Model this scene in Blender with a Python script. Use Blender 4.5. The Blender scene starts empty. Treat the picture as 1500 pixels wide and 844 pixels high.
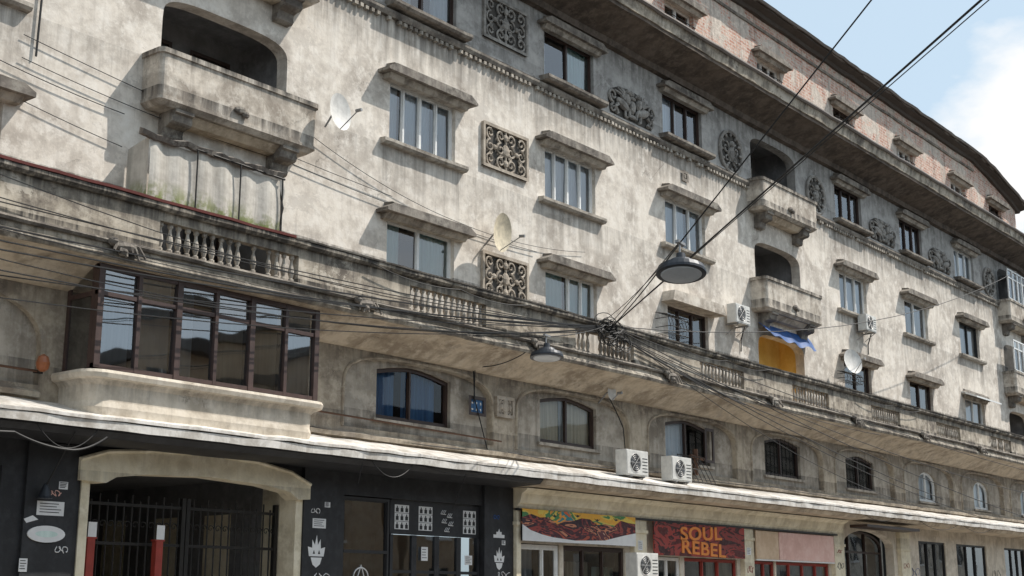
import bpy, math, random
from mathutils import Vector, Matrix
R=random.Random(11)
EYE=1.6
D=5.494
SB,RB=38.5,20.0
def M(s,n,z):
    if s>SB:
        p=(s-SB)/RB
        x=SB+(RB+n)*math.sin(p); nn=-RB+(RB+n)*math.cos(p)
        return (x,-nn,z+EYE)
    return (s,-n,z+EYE)
scene=bpy.context.scene
# ------------------------------------------------------------------ materials
def newmat(name):
    m=bpy.data.materials.new(name); m.use_nodes=True
    nt=m.node_tree; nt.nodes.clear()
    o=nt.nodes.new('ShaderNodeOutputMaterial'); b=nt.nodes.new('ShaderNodeBsdfPrincipled')
    nt.links.new(b.outputs[0],o.inputs[0])
    return m,nt,b
class NT:
    def __init__(s,nt): s.nt=nt; s.tc=nt.nodes.new('ShaderNodeTexCoord').outputs['Object']
    def lk(s,a,b): s.nt.links.new(a,b)
    def mapping(s,sc,loc=(0,0,0)):
        m=s.nt.nodes.new('ShaderNodeMapping'); m.inputs['Scale'].default_value=sc; m.inputs['Location'].default_value=loc
        s.lk(s.tc,m.inputs[0]); return m.outputs[0]
    def noise(s,scale,detail=4,rough=.6,vec=None,dist=0):
        n=s.nt.nodes.new('ShaderNodeTexNoise'); n.inputs['Scale'].default_value=scale; n.inputs['Detail'].default_value=detail
        n.inputs['Roughness'].default_value=rough; n.inputs['Distortion'].default_value=dist
        s.lk(vec if vec else s.tc,n.inputs['Vector']); return n.outputs['Fac']
    def ramp(s,fac,pts,interp='LINEAR'):
        r=s.nt.nodes.new('ShaderNodeValToRGB'); r.color_ramp.interpolation=interp
        el=r.color_ramp.elements
        while len(el)<len(pts): el.new(.5)
        for e,(p,c) in zip(el,pts):
            e.position=p
            if not hasattr(c,'__len__'): c=(c,c,c)
            e.color=(*c,1)
        s.lk(fac,r.inputs[0]); return r.outputs[0]
    def mr(s,v,a,b,lo=0.0,hi=1.0):
        m=s.nt.nodes.new('ShaderNodeMapRange'); m.inputs[1].default_value=a; m.inputs[2].default_value=b; m.inputs[3].default_value=lo; m.inputs[4].default_value=hi
        s.lk(v,m.inputs[0]); return m.outputs[0]
    def mix(s,fac,a,b,mode='MIX'):
        m=s.nt.nodes.new('ShaderNodeMix'); m.data_type='RGBA'; m.blend_type=mode
        def put(v,sock):
            if isinstance(v,bpy.types.NodeSocket): s.lk(v,sock)
            elif hasattr(v,'__len__'): sock.default_value=(*v,1)
            else: sock.default_value=(v,v,v,1)
        if isinstance(fac,(int,float)): m.inputs[0].default_value=fac
        else: s.lk(fac,m.inputs[0])
        put(a,m.inputs[6]); put(b,m.inputs[7]); return m.outputs[2]
    def math(s,op,a,b=0.0,clamp=False):
        m=s.nt.nodes.new('ShaderNodeMath'); m.operation=op; m.use_clamp=clamp
        for i,v in enumerate((a,b)):
            if isinstance(v,(int,float)): m.inputs[i].default_value=v
            else: s.lk(v,m.inputs[i])
        return m.outputs[0]
    def xyz(s):
        x=s.nt.nodes.new('ShaderNodeSeparateXYZ'); s.lk(s.tc,x.inputs[0]); return x.outputs
    def bump(s,h,strength=.3,dist=.02,b=None,sock='Normal'):
        n=s.nt.nodes.new('ShaderNodeBump'); n.inputs['Strength'].default_value=strength; n.inputs['Distance'].default_value=dist
        s.lk(h,n.inputs['Height'])
        if b: s.lk(n.outputs[0],b.inputs[sock])
        return n.outputs[0]
def plaster(name,base,dark,light=None,patch=.5,streak=.5,bands=(),rough=.9,bump=.35,soot=(.055,.049,.043),peel=0.0,peelcol=(.25,.2,.16),pscale=.55,drips=(),cracks=True):
    m,nt,b=newmat(name); t=NT(nt)
    n1=t.noise(pscale,5,.68,dist=.6)
    n2=t.noise(3.1,5,.72)
    st2=t.noise(1,4,.65,vec=t.mapping((6,6,.45),(3,1,2)))
    c=t.mix(t.math('MULTIPLY',t.mr(n1,.42,.62),patch),base,dark)
    if light: c=t.mix(t.math('MULTIPLY',t.mr(n2,.48,.62),.75),c,light)
    c=t.mix(t.math('MULTIPLY',t.mr(n2,.47,.30),.55*patch+.1),c,dark)
    c=t.mix(t.math('MULTIPLY',t.mr(st2,.52,.72),streak*.8),c,dark)
    if peel:
        pk=t.noise(.85,6,.74,vec=t.mapping((1,1,1.3),(7,3,5)),dist=.3)
        c=t.mix(t.math('MULTIPLY',t.mr(pk,.575,.60),peel),c,peelcol)
        c=t.mix(t.math('MULTIPLY',t.mr(pk,.43,.30),peel*.9),c,dark)
    X=t.xyz(); z=X[2]
    sn=t.mr(st2,.34,.60,.12,1)
    for (zt,dep,amt) in bands:
        zz=t.mr(z,zt+EYE-dep,zt+EYE)
        up=t.math('LESS_THAN',z,zt+EYE+.02)
        c=t.mix(t.math('MULTIPLY',t.math('MULTIPLY',zz,up),t.math('MULTIPLY',sn,amt),True),c,soot)
    if drips:
        xm=t.math('ABSOLUTE',t.math('SUBTRACT',t.math('FRACT',t.math('ADD',t.math('DIVIDE',X[0],D),.5)),.5))
        inside=t.mr(xm,.27,.20)
        edge=t.math('ADD',t.math('MULTIPLY',t.mr(t.math('ABSOLUTE',t.math('SUBTRACT',xm,.232)),.035,.0),.9),.45)
        acc=None
        for (zt,dep) in drips:
            v=t.math('MULTIPLY',t.mr(z,zt+EYE-dep,zt+EYE),t.math('LESS_THAN',z,zt+EYE+.01))
            acc=v if acc is None else t.math('ADD',acc,v)
        k=t.math('MULTIPLY',t.math('MULTIPLY',acc,inside),t.math('MULTIPLY',edge,sn))
        c=t.mix(t.math('MULTIPLY',k,.95,True),c,(.16,.14,.12))
    if cracks:
        v=nt.nodes.new('ShaderNodeTexVoronoi'); v.feature='DISTANCE_TO_EDGE'; v.inputs['Scale'].default_value=.5
        va=nt.nodes.new('ShaderNodeVectorMath'); va.operation='ADD'; t.lk(t.tc,va.inputs[0])
        cx=nt.nodes.new('ShaderNodeCombineXYZ'); t.lk(n2,cx.inputs[0]); t.lk(n1,cx.inputs[1]); t.lk(n2,cx.inputs[2]); t.lk(cx.outputs[0],va.inputs[1]); t.lk(va.outputs[0],v.inputs['Vector'])
        cr=t.math('MULTIPLY',t.mr(v.outputs['Distance'],.008,.0),t.mr(n1,.48,.6,0,.5))
        c=t.mix(cr,c,soot)
    t.lk(c,b.inputs['Base Color']); b.inputs['Roughness'].default_value=rough
    t.bump(t.noise(4,4,.68),bump,.03,b)
    return m
def simple(name,col,rough=.6,metal=0,var=.25,scale=6,bump=0):
    m,nt,b=newmat(name); t=NT(nt)
    n=t.noise(scale,4,.65); d=tuple(x*(1-var) for x in col)
    c=t.mix(t.mr(n,.35,.65),d,col)
    st=t.noise(1,3,.6,vec=t.mapping((8,8,.8)))
    c=t.mix(t.math('MULTIPLY',t.mr(st,.55,.75),var),c,tuple(x*.35 for x in col))
    t.lk(c,b.inputs['Base Color']); b.inputs['Roughness'].default_value=rough; b.inputs['Metallic'].default_value=metal
    return m
MAT={}
MAT['wall']=plaster('stucco_cream',(.75,.685,.60),(.40,.35,.30),(.84,.785,.71),.85,.55,[(12.4,1.2,.8),(9.4,.9,.25),(6.9,1.3,.65)],peel=.6,peelcol=(.55,.50,.44),pscale=.6,drips=[(9.38,1.5),(6.5,.8),(12.3,1.1)],bump=.35)
MAT['frieze']=plaster('stucco_frieze',(.42,.405,.385),(.22,.208,.195),(.50,.485,.46),.85,.6,[(14.5,.9,.6),(12.9,.3,.4)],pscale=.9,peel=.4,peelcol=(.5,.48,.45))
MAT['f1']=plaster('stucco_lower',(.49,.42,.325),(.22,.18,.14),(.57,.50,.40),.95,.85,[(4.95,.6,.5),(3.6,.6,.6)],peel=.65,peelcol=(.33,.285,.235),pscale=.8)
MAT['f1in']=plaster('stucco_panel',(.48,.43,.36),(.24,.205,.165),(.56,.51,.44),.85,.75,[(4.8,.8,.4),(3.7,.6,.6)],peel=.55,peelcol=(.35,.32,.275),pscale=.9)
MAT['ledge']=plaster('ledge_render',(.50,.435,.345),(.13,.108,.088),(.60,.535,.44),.95,.9,[(6.48,.5,1.3),(5.72,.35,1.0),(5.42,.3,.7),(15.4,.4,.8)],peel=.8,peelcol=(.62,.56,.47),pscale=1.1)
MAT['soffit']=plaster('soffit_render',(.62,.52,.395),(.28,.22,.16),(.68,.59,.47),.85,.3,peel=.5,peelcol=(.42,.355,.29),pscale=.9)
MAT['trim']=plaster('weathered_trim',(.23,.20,.17),(.07,.06,.052),(.34,.31,.265),.85,.7,pscale=1.5,cracks=False)
MAT['sill']=plaster('sill_stone',(.44,.395,.335),(.14,.12,.10),(.52,.475,.41),.85,.65,pscale=1.6,cracks=False)
MAT['box']=plaster('balcony_render',(.66,.59,.50),(.29,.245,.2),(.73,.67,.585),.9,.8,[(12.62,.35,1.2),(9.5,.35,1.2),(8.75,.45,.9),(11.85,.45,.9)],peel=.55,peelcol=(.42,.365,.305),pscale=1.0)
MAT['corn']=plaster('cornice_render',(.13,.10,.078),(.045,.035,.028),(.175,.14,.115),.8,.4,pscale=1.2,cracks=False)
MAT['relief']=plaster('relief_stone',(.31,.29,.265),(.12,.11,.1),(.41,.39,.36),.7,.4,pscale=2,cracks=False)
MAT['reliefback']=simple('relief_dark_back',(.085,.077,.068),.9)  # dark backing colour behind the carved reliefs
MAT['grille']=plaster('scroll_stone',(.46,.395,.32),(.18,.15,.12),(.54,.475,.395),.6,.4,pscale=2,cracks=False)
MAT['creampaint']=plaster('cream_paint',(.80,.72,.54),(.50,.43,.31),(.86,.79,.63),.6,.5,[(2.0,.4,.3)],pscale=1.2,bump=.2,cracks=False)
MAT['shopwall']=plaster('shop_render',(.70,.625,.515),(.42,.36,.285),(.76,.69,.59),.75,.6,[(3.36,.3,.4)],pscale=1.0)
MAT['black']=plaster('black_paint',(.022,.023,.026),(.010,.010,.012),(.036,.037,.041),.6,.4,pscale=1.2,rough=.6,bump=.2,cracks=False)
MAT['canopy']=plaster('canopy_sheet',(.76,.73,.68),(.38,.34,.29),(.82,.79,.75),.8,.8,pscale=1.2,rough=.6,bump=.3,cracks=False)
MAT['white']=simple('white_frame',(.82,.82,.80),.4,var=.12)
MAT['brown']=simple('brown_frame',(.055,.032,.025),.45,var=.3)
MAT['oriel']=simple('oriel_frame',(.085,.052,.045),.45,var=.3)
MAT['dark']=simple('dark_frame',(.025,.025,.027),.5)
MAT['iron']=simple('black_iron',(.03,.028,.026),.55,.4)
MAT['rust']=simple('rusty_pipe',(.12,.06,.035),.8)
MAT['cable']=simple('cable_rubber',(.012,.012,.013),.6)
MAT['metal']=simple('grey_metal',(.35,.35,.35),.45,.5)
MAT['acwhite']=simple('ac_enamel',(.74,.73,.69),.5,var=.2)
MAT['dish']=simple('dish_enamel',(.76,.74,.70),.5,var=.25)
MAT['dishold']=simple('dish_weathered',(.78,.68,.50),.6,var=.35)
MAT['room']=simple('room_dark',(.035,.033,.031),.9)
MAT['loggia']=plaster('loggia_shade_render',(.20,.20,.205),(.11,.11,.113),(.24,.24,.243),.6,.4,cracks=False)  # plaster greyed down, recess shade is put into the colour
MAT['yellow']=plaster('yellow_render',(.88,.58,.15),(.7,.42,.10),(.9,.63,.22),.5,.3,cracks=False)
MAT['red']=simple('red_paint',(.35,.05,.035),.6)
MAT['redflash']=simple('red_flashing',(.20,.05,.04),.7)
MAT['orange']=simple('orange_letter',(.9,.30,.06),.6,var=.2)
MAT['paper']=simple('paper',(.8,.8,.8),.8,var=.08)
MAT['pink']=plaster('pink_board',(.82,.53,.46),(.64,.38,.32),(.86,.61,.54),.5,.3,cracks=False)
MAT['ply']=plaster('plywood_board',(.70,.52,.36),(.54,.38,.25),(.76,.59,.43),.4,.4,cracks=False)
MAT['tarp']=simple('blue_tarp',(.015,.10,.34),.6,var=.5,scale=4)
MAT['roof']=simple('roof_sheet',(.075,.06,.05),.7)
MAT['copper']=simple('tin_gutter',(.17,.14,.12),.5,.3)
MAT['lampbody']=simple('lamp_housing',(.04,.045,.055),.45,.3)
MAT['lens']=simple('lamp_lens',(.50,.54,.58),.25,var=.1)
MAT['insul']=simple('insulator',(.40,.14,.06),.3)
def glassmat(name,tint=(.9,.93,.95),ior=2.3,wob=.08):
    m=bpy.data.materials.new(name); m.use_nodes=True; nt=m.node_tree; nt.nodes.clear(); t=NT(nt)
    o=nt.nodes.new('ShaderNodeOutputMaterial'); mx=nt.nodes.new('ShaderNodeMixShader')
    tr=nt.nodes.new('ShaderNodeBsdfTransparent'); tr.inputs[0].default_value=(*tint,1)
    gl=nt.nodes.new('ShaderNodeBsdfGlossy'); gl.inputs['Roughness'].default_value=.02; gl.inputs[0].default_value=(.97,.98,1,1)
    fr=nt.nodes.new('ShaderNodeFresnel'); fr.inputs[0].default_value=ior
    bn=t.bump(t.noise(1.1,1,.5),wob,.02)
    t.lk(bn,gl.inputs['Normal'])
    t.lk(fr.outputs[0],mx.inputs[0]); t.lk(tr.outputs[0],mx.inputs[1]); t.lk(gl.outputs[0],mx.inputs[2]); t.lk(mx.outputs[0],o.inputs[0])
    return m
MAT['glass']=glassmat('window_glass')
MAT['glassdk']=glassmat('window_glass_dirty',(.75,.78,.79),2.6,.16)
MAT['glassor']=glassmat('oriel_glass',(.88,.9,.91),3.2,.2)
MAT['glasslo']=glassmat('window_glass_plain',(.93,.95,.96),1.5,.1)
def curtain(name,c1,c2):
    m,nt,b=newmat(name); t=NT(nt)
    n=t.noise(1,3,.6,vec=t.mapping((12,12,.6)))
    t.lk(t.mix(t.mr(n,.3,.7),c1,c2),b.inputs['Base Color']); b.inputs['Roughness'].default_value=.9
    return m
MAT['cwhite']=curtain('curtain_white',(.74,.80,.85),(.9,.92,.93))
MAT['cgrey']=curtain('curtain_grey',(.48,.53,.56),(.66,.70,.72))
MAT['cblue']=curtain('curtain_blue',(.035,.10,.22),(.09,.21,.38))
MAT['cgold']=curtain('curtain_beige',(.55,.48,.36),(.75,.68,.55))
MAT['cgreen']=curtain('curtain_pale_green',(.55,.70,.65),(.72,.84,.80))
def brickmat():
    m,nt,b=newmat('attic_brick'); t=NT(nt)
    bt=nt.nodes.new('ShaderNodeTexBrick'); bt.inputs['Scale'].default_value=1
    bt.inputs['Brick Width'].default_value=.32; bt.inputs['Row Height'].default_value=.11; bt.inputs['Mortar Size'].default_value=.016
    bt.inputs['Color1'].default_value=(.46,.20,.14,1); bt.inputs['Color2'].default_value=(.62,.37,.28,1); bt.inputs['Mortar'].default_value=(.60,.53,.46,1)
    cx=nt.nodes.new('ShaderNodeCombineXYZ'); x=t.xyz(); t.lk(x[0],cx.inputs[0]); t.lk(x[2],cx.inputs[1]); t.lk(cx.outputs[0],bt.inputs['Vector'])
    c=bt.outputs['Color']
    n=t.noise(.8,6,.72,dist=.5); n2=t.noise(6,5,.75)
    c=t.mix(t.math('MULTIPLY',t.mr(n2,.50,.59),.85),c,(.68,.59,.51))
    c=t.mix(t.math('MULTIPLY',t.mr(n2,.42,.34),.7),c,(.20,.12,.10))
    pl=t.mr(n,.50,.53)
    c=t.mix(t.math('MULTIPLY',pl,.92),c,t.mix(t.mr(n2,.4,.6),(.70,.63,.55),(.46,.40,.34)))
    st=t.noise(1,4,.65,vec=t.mapping((4,4,.3)))
    c=t.mix(t.math('MULTIPLY',t.mr(st,.5,.7),.65),c,(.15,.12,.10))
    t.lk(c,b.inputs['Base Color']); b.inputs['Roughness'].default_value=.9
    t.bump(n2,.6,.05,b)
    return m
MAT['brick']=brickmat()
def canvasmat():
    m,nt,b=newmat('balcony_canvas'); t=NT(nt)
    z=t.xyz()[2]; n=t.noise(3,5,.7); st=t.noise(1,4,.6,vec=t.mapping((7,7,.6)))
    c=t.mix(t.mr(n,.4,.65),(.58,.55,.49),(.42,.39,.345))
    c=t.mix(t.math('MULTIPLY',t.mr(st,.45,.7),.5),c,(.22,.195,.16))
    g=t.mr(z,8.62,8.22); g=t.math('MULTIPLY',g,t.mr(n,.40,.55))
    c=t.mix(g,c,(.16,.20,.035))
    t.lk(c,b.inputs['Base Color']); b.inputs['Roughness'].default_value=.85
    t.bump(t.noise(6,4,.6),.3,.03,b); return m
MAT['canvas']=canvasmat()
def muralmat(name,seed,cols):
    m,nt,b=newmat(name); t=NT(nt)
    n=t.noise(1,3,.55,vec=t.mapping((.7,1,2.2),(seed,0,seed)),dist=1.6)
    c=t.ramp(n,cols,'CONSTANT')
    n2=t.noise(9,4,.7)
    c=t.mix(t.math('MULTIPLY',t.mr(n2,.45,.7),.2),c,(.25,.2,.17))
    t.lk(c,b.inputs['Base Color']); b.inputs['Roughness'].default_value=.7; return m
MAT['mural']=muralmat('mural_paint',3.1,[(.0,(.42,.09,.05)),(.38,(.07,.02,.03)),(.46,(.32,.06,.05)),(.5,(.04,.02,.03)),(.56,(.62,.25,.14)),(.60,(.13,.04,.05)),(.7,(.62,.4,.3))])
MAT['muraltop']=muralmat('mural_sky_paint',8.4,[(.0,(.85,.45,.06)),(.42,(.8,.6,.12)),(.47,(.08,.26,.10)),(.56,(.85,.36,.06)),(.61,(.05,.26,.28)),(.7,(.75,.15,.05))])
MAT['signred']=muralmat('sign_paint',5.7,[(.0,(.10,.015,.015)),(.4,(.36,.05,.04)),(.5,(.05,.012,.014)),(.56,(.26,.04,.035)),(.66,(.03,.015,.018))])
# ------------------------------------------------------------------ mesh builder
class B:
    def __init__(s,name,mat,parent=None,smooth=False): s.n=name;s.m=mat;s.p=parent;s.v=[];s.f=[];s.sm=smooth
    def V(s,q,raw=False):
        s.v.append(q if raw else M(*q)); return len(s.v)-1
    def face(s,pts,raw=False): s.f.append([s.V(p,raw) for p in pts])
    def done(s):
        if not s.f: return None
        me=bpy.data.meshes.new(s.n); me.from_pydata(s.v,[],s.f); me.update()
        me.materials.append(MAT[s.m])
        if s.sm:
            for p in me.polygons: p.use_smooth=True
        o=bpy.data.objects.new(s.n,me); scene.collection.objects.link(o)
        if s.p: o.parent=s.p
        return o
ALL={}
def empty(name):
    e=bpy.data.objects.new(name,None); scene.collection.objects.link(e); return e
bld=empty('apartment_building')
def G(name,mat,parent=None,smooth=False):
    parent=parent or bld
    k=(name,mat,parent.name)
    if k not in ALL: ALL[k]=B(name+'_'+mat if parent is bld else name,mat,parent,smooth)
    return ALL[k]
def box(b,s0,s1,n0,n1,z0,z1,raw=False):
    p=[(s,n,z) for z in (z0,z1) for n in (n0,n1) for s in (s0,s1)]
    i=[b.V(q,raw) for q in p]
    for f in ((0,1,3,2),(4,6,7,5),(0,4,5,1),(2,3,7,6),(0,2,6,4),(1,5,7,3)): b.f.append([i[k] for k in f])
def extr(b,prof,s0,s1,step=.6,jit=0.0,caps=True,zf=None):
    k=max(1,int(round((s1-s0)/step))); rings=[]
    for j in range(k+1):
        s=s0+(s1-s0)*j/k; dn=R.uniform(-jit,jit); dz=R.uniform(-jit,jit)+(zf(s) if zf else 0)
        rings.append([b.V((s,n+dn if n>.01 else n,z+dz)) for n,z in prof])
    L=len(prof)
    for j in range(k):
        for a in range(L):
            c=(a+1)%L; b.f.append([rings[j][a],rings[j+1][a],rings[j+1][c],rings[j][c]])
    if caps: b.f.append(rings[0][:]); b.f.append(rings[-1][::-1])
def prism(b,poly,n0,n1):
    a=[b.V((s,n0,z)) for s,z in poly]; c=[b.V((s,n1,z)) for s,z in poly]; L=len(poly)
    b.f.append(a); b.f.append(c[::-1])
    for i in range(L): j=(i+1)%L; b.f.append([a[i],c[i],c[j],a[j]])
def tube(b,pts,r,seg=6,raw=False,r2=None):
    P=[Vector(p if raw else M(*p)) for p in pts]; rings=[]
    for i,p in enumerate(P):
        d=(P[min(i+1,len(P)-1)]-P[max(i-1,0)])
        if d.length<1e-7: d=Vector((0,0,1))
        d.normalize(); u=d.cross(Vector((0,0,1)))
        if u.length<.05: u=d.cross(Vector((0,1,0)))
        u.normalize(); w=d.cross(u)
        rr=r if r2 is None else r+(r2-r)*i/(len(P)-1)
        rings.append([b.V(tuple(p+(u*math.cos(2*math.pi*k/seg)+w*math.sin(2*math.pi*k/seg))*rr),True) for k in range(seg)])
    for i in range(len(P)-1):
        for k in range(seg): b.f.append([rings[i][k],rings[i][(k+1)%seg],rings[i+1][(k+1)%seg],rings[i+1][k]])
    b.f.append(rings[0][::-1]); b.f.append(rings[-1][:])
def lathe(b,s,n,prof,seg=10):
    x,y,z0=M(s,n,0); rings=[]
    for r,z in prof: rings.append([b.V((x+r*math.cos(2*math.pi*k/seg),y+r*math.sin(2*math.pi*k/seg),z0+z),True) for k in range(seg)])
    for i in range(len(prof)-1):
        for k in range(seg): b.f.append([rings[i][k],rings[i][(k+1)%seg],rings[i+1][(k+1)%seg],rings[i+1][k]])
    b.f.append(rings[0][::-1]); b.f.append(rings[-1][:])
def blob(b,s,n,z,rs,rn,rz,ang=0,seg=8):
    rows=5; rings=[]
    for i in range(rows+1):
        t=math.pi*i/rows
        ring=[]
        for k in range(seg):
            p=2*math.pi*k/seg
            a=rs*math.cos(t); c=rz*math.sin(t)*math.cos(p); q=rn*math.sin(t)*math.sin(p)
            ring.append(b.V((s+a*math.cos(ang)-c*math.sin(ang),n+q,z+a*math.sin(ang)+c*math.cos(ang))))
        rings.append(ring)
    for i in range(rows):
        for k in range(seg): b.f.append([rings[i][k],rings[i][(k+1)%seg],rings[i+1][(k+1)%seg],rings[i+1][k]])
def wallgrid(b,n,s0,s1,z0,z1,ops):
    S={s0,s1}; Z={z0,z1}
    for a,c,e,f in ops:
        for v in (a,c):
            if s0<v<s1: S.add(v)
        for v in (e,f):
            if z0<v<z1: Z.add(v)
    v=s0
    while v<s1:
        if v>s0: S.add(v)
        v+=2.0
    S=sorted(S); Z=sorted(Z)
    for i in range(len(S)-1):
        for j in range(len(Z)-1):
            cs=(S[i]+S[i+1])/2; cz=(Z[j]+Z[j+1])/2
            if any(a<cs<c and e<cz<f for a,c,e,f in ops): continue
            b.face([(S[i],n,Z[j]),(S[i+1],n,Z[j]),(S[i+1],n,Z[j+1]),(S[i],n,Z[j+1])])
def arc(sc,hw,zt,rise,k=14,pw=1.0):
    out=[]
    for i in range(k+1):
        t=math.pi*i/k
        c=math.cos(t); sn=math.sin(t)
        if pw==0:
            u=1-2*i/k; out.append((sc+hw*u,zt-rise+rise*(1-abs(u)**1.5)))
        else: out.append((sc+hw*math.copysign(abs(c)**pw,c),zt-rise+rise*abs(sn)**pw))
    return out
def opening(b,n,sc,hw,zb,zt,rise,depth,pw=1.0,k=14):
    zs=zt-rise
    b.face([(sc-hw,n,zb),(sc-hw,n-depth,zb),(sc-hw,n-depth,zs),(sc-hw,n,zs)])
    b.face([(sc+hw,n,zb),(sc+hw,n,zs),(sc+hw,n-depth,zs),(sc+hw,n-depth,zb)])
    b.face([(sc-hw,n,zb),(sc+hw,n,zb),(sc+hw,n-depth,zb),(sc-hw,n-depth,zb)])
    if rise<=0:
        b.face([(sc-hw,n,zt),(sc-hw,n-depth,zt),(sc+hw,n-depth,zt),(sc+hw,n,zt)]); return
    A=arc(sc,hw,zt,rise,k,pw)
    for i in range(k):
        p,q=A[i],A[i+1]
        b.face([(p[0],n,p[1]),(q[0],n,q[1]),(q[0],n-depth,q[1]),(p[0],n-depth,p[1])])
        b.face([(p[0],n,p[1]),(p[0],n,zt),(q[0],n,zt),(q[0],n,q[1])])
def outline(sc,hw,zb,zt,rise,pw=1.0):
    if rise<=0: return [(sc-hw,zb),(sc+hw,zb),(sc+hw,zt),(sc-hw,zt)]
    return [(sc-hw,zb),(sc+hw,zb)]+arc(sc,hw,zt,rise,12,pw)
def ring(b,o,i,nf,nb):
    L=len(o)
    for k in range(L):
        j=(k+1)%L
        b.face([(o[k][0],nf,o[k][1]),(o[j][0],nf,o[j][1]),(i[j][0],nf,i[j][1]),(i[k][0],nf,i[k][1])])
        b.face([(i[k][0],nf,i[k][1]),(i[j][0],nf,i[j][1]),(i[j][0],nb,i[j][1]),(i[k][0],nb,i[k][1])])
def topat(s,sc,hw,zt,rise,pw=1.0):
    if rise<=0: return zt
    u=min(1,abs(s-sc)/hw)
    return zt-rise+rise*((1-u**1.5) if pw==0 else math.sqrt(max(0,1-u*u)))
def drape(mat,s0,s1,z0,z1,n,amp=.035,wl=.15):
    b=G('curtains',mat); k=max(4,int((s1-s0)/.035)); prev=None; ph=R.uniform(0,6); w2=R.uniform(3,7)
    for i in range(k+1):
        s=s0+(s1-s0)*i/k; a=n+amp*math.sin(2*math.pi*s/wl+ph+1.1*math.sin(s*w2))
        cur=(s,a)
        if prev: b.face([(prev[0],prev[1],z0),(cur[0],cur[1],z0),(cur[0],cur[1],z1),(prev[0],prev[1],z1)])
        prev=cur
def window(sc,hw,zb,zt,n=-.16,rise=0,mat='white',cuts=(-.5,0,.5),cur=None,glass='glass',transom=None,th=.055,sash=.022,pw=1.0):
    fb=G('window_frames',mat)
    o=outline(sc,hw,zb,zt,rise,pw); i=outline(sc,hw-th,zb+th,zt-th,rise,pw)
    ring(fb,o,i,n+.06,n-.02)
    xs=[-1]+list(cuts)+[1]
    for c in cuts:
        x=sc+c*hw; w=.035 if abs(c)<.01 else .026
        box(fb,x-w,x+w,n-.01,n+.065,zb+th,topat(x,sc,hw-th,zt-th,rise,pw))
    gb=G('window_panes',glass)
    for a,c in zip(xs[:-1],xs[1:]):
        l=sc+a*hw+(th if a==-1 else .03); r=sc+c*hw-(th if c==1 else .03)
        tz=min(topat(l,sc,hw,zt,rise,pw),topat(r,sc,hw,zt,rise,pw))-th
        if sash:
            box(fb,l,l+sash,n-.005,n+.04,zb+th,tz); box(fb,r-sash,r,n-.005,n+.04,zb+th,tz)
            box(fb,l+sash,r-sash,n-.005,n+.04,zb+th,zb+th+sash)
            if rise<=0: box(fb,l+sash,r-sash,n-.005,n+.04,tz-sash,tz)
        t1,t2,t3=[R.uniform(-.012,.012) for _ in range(3)]
        gz=zb+th; N=n+.01
        if rise<=0: gb.face([(l,N+t1,gz),(r,N+t2,gz),(r,N+t3,zt-th),(l,N+t1+t3-t2,zt-th)])
        else:
            pts=[(l,N,gz),(r,N,gz)]
            for q in range(7):
                s=r+(l-r)*q/6; pts.append((s,N,topat(s,sc,hw-th*.5,zt-th*.5,rise,pw)))
            gb.face(pts)
    if transom:
        box(fb,sc-hw+th,sc+hw-th,n-.012,n+.067,transom-.03,transom+.03)
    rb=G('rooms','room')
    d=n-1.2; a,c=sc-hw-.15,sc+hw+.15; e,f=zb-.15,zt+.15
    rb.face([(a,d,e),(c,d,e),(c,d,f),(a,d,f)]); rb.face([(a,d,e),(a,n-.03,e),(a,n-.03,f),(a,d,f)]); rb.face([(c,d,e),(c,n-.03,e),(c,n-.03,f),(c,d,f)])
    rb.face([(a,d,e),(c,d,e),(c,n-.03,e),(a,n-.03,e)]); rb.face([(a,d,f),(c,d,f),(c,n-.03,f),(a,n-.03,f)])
    if cur:
        for (m,a,c,zo) in cur: drape(m,sc+a*hw,sc+c*hw,zb-.05,zt+.05-zo,n-.10,.025)
def hood(sc,z,hw=1.45,n=.36,mat='trim'):
    b=G('window_hoods',mat); e=R.uniform(-.02,.02)
    prism(b,[(sc-hw+e,z),(sc+hw,z),(sc+hw,z+.06+e),(sc+hw-.22,z+.19),(sc-hw+.22,z+.19),(sc-hw+e,z+.07)],.002,n)
    b2=G('window_hoods','sill'); extr(b2,[(.002,z-.11),(n*.45,z-.11),(n*.7,z-.003),(.002,z-.003)],sc-hw+.14,sc+hw-.14,.3,.005)
    extr(b,[(.002,z+.19),(n-.05,z+.193),(n-.12,z+.24),(.002,z+.27)],sc-hw+.25,sc+hw-.25,.3,.010)
def sill(sc,z,hw=1.35,n=.17,mat='sill'):
    b=G('window_sills',mat); extr(b,[(.002,z-.14),(n-.05,z-.13),(n,z-.08),(n,z-.01),(.002,z+.005)],sc-hw,sc+hw,.3,.006)
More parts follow.
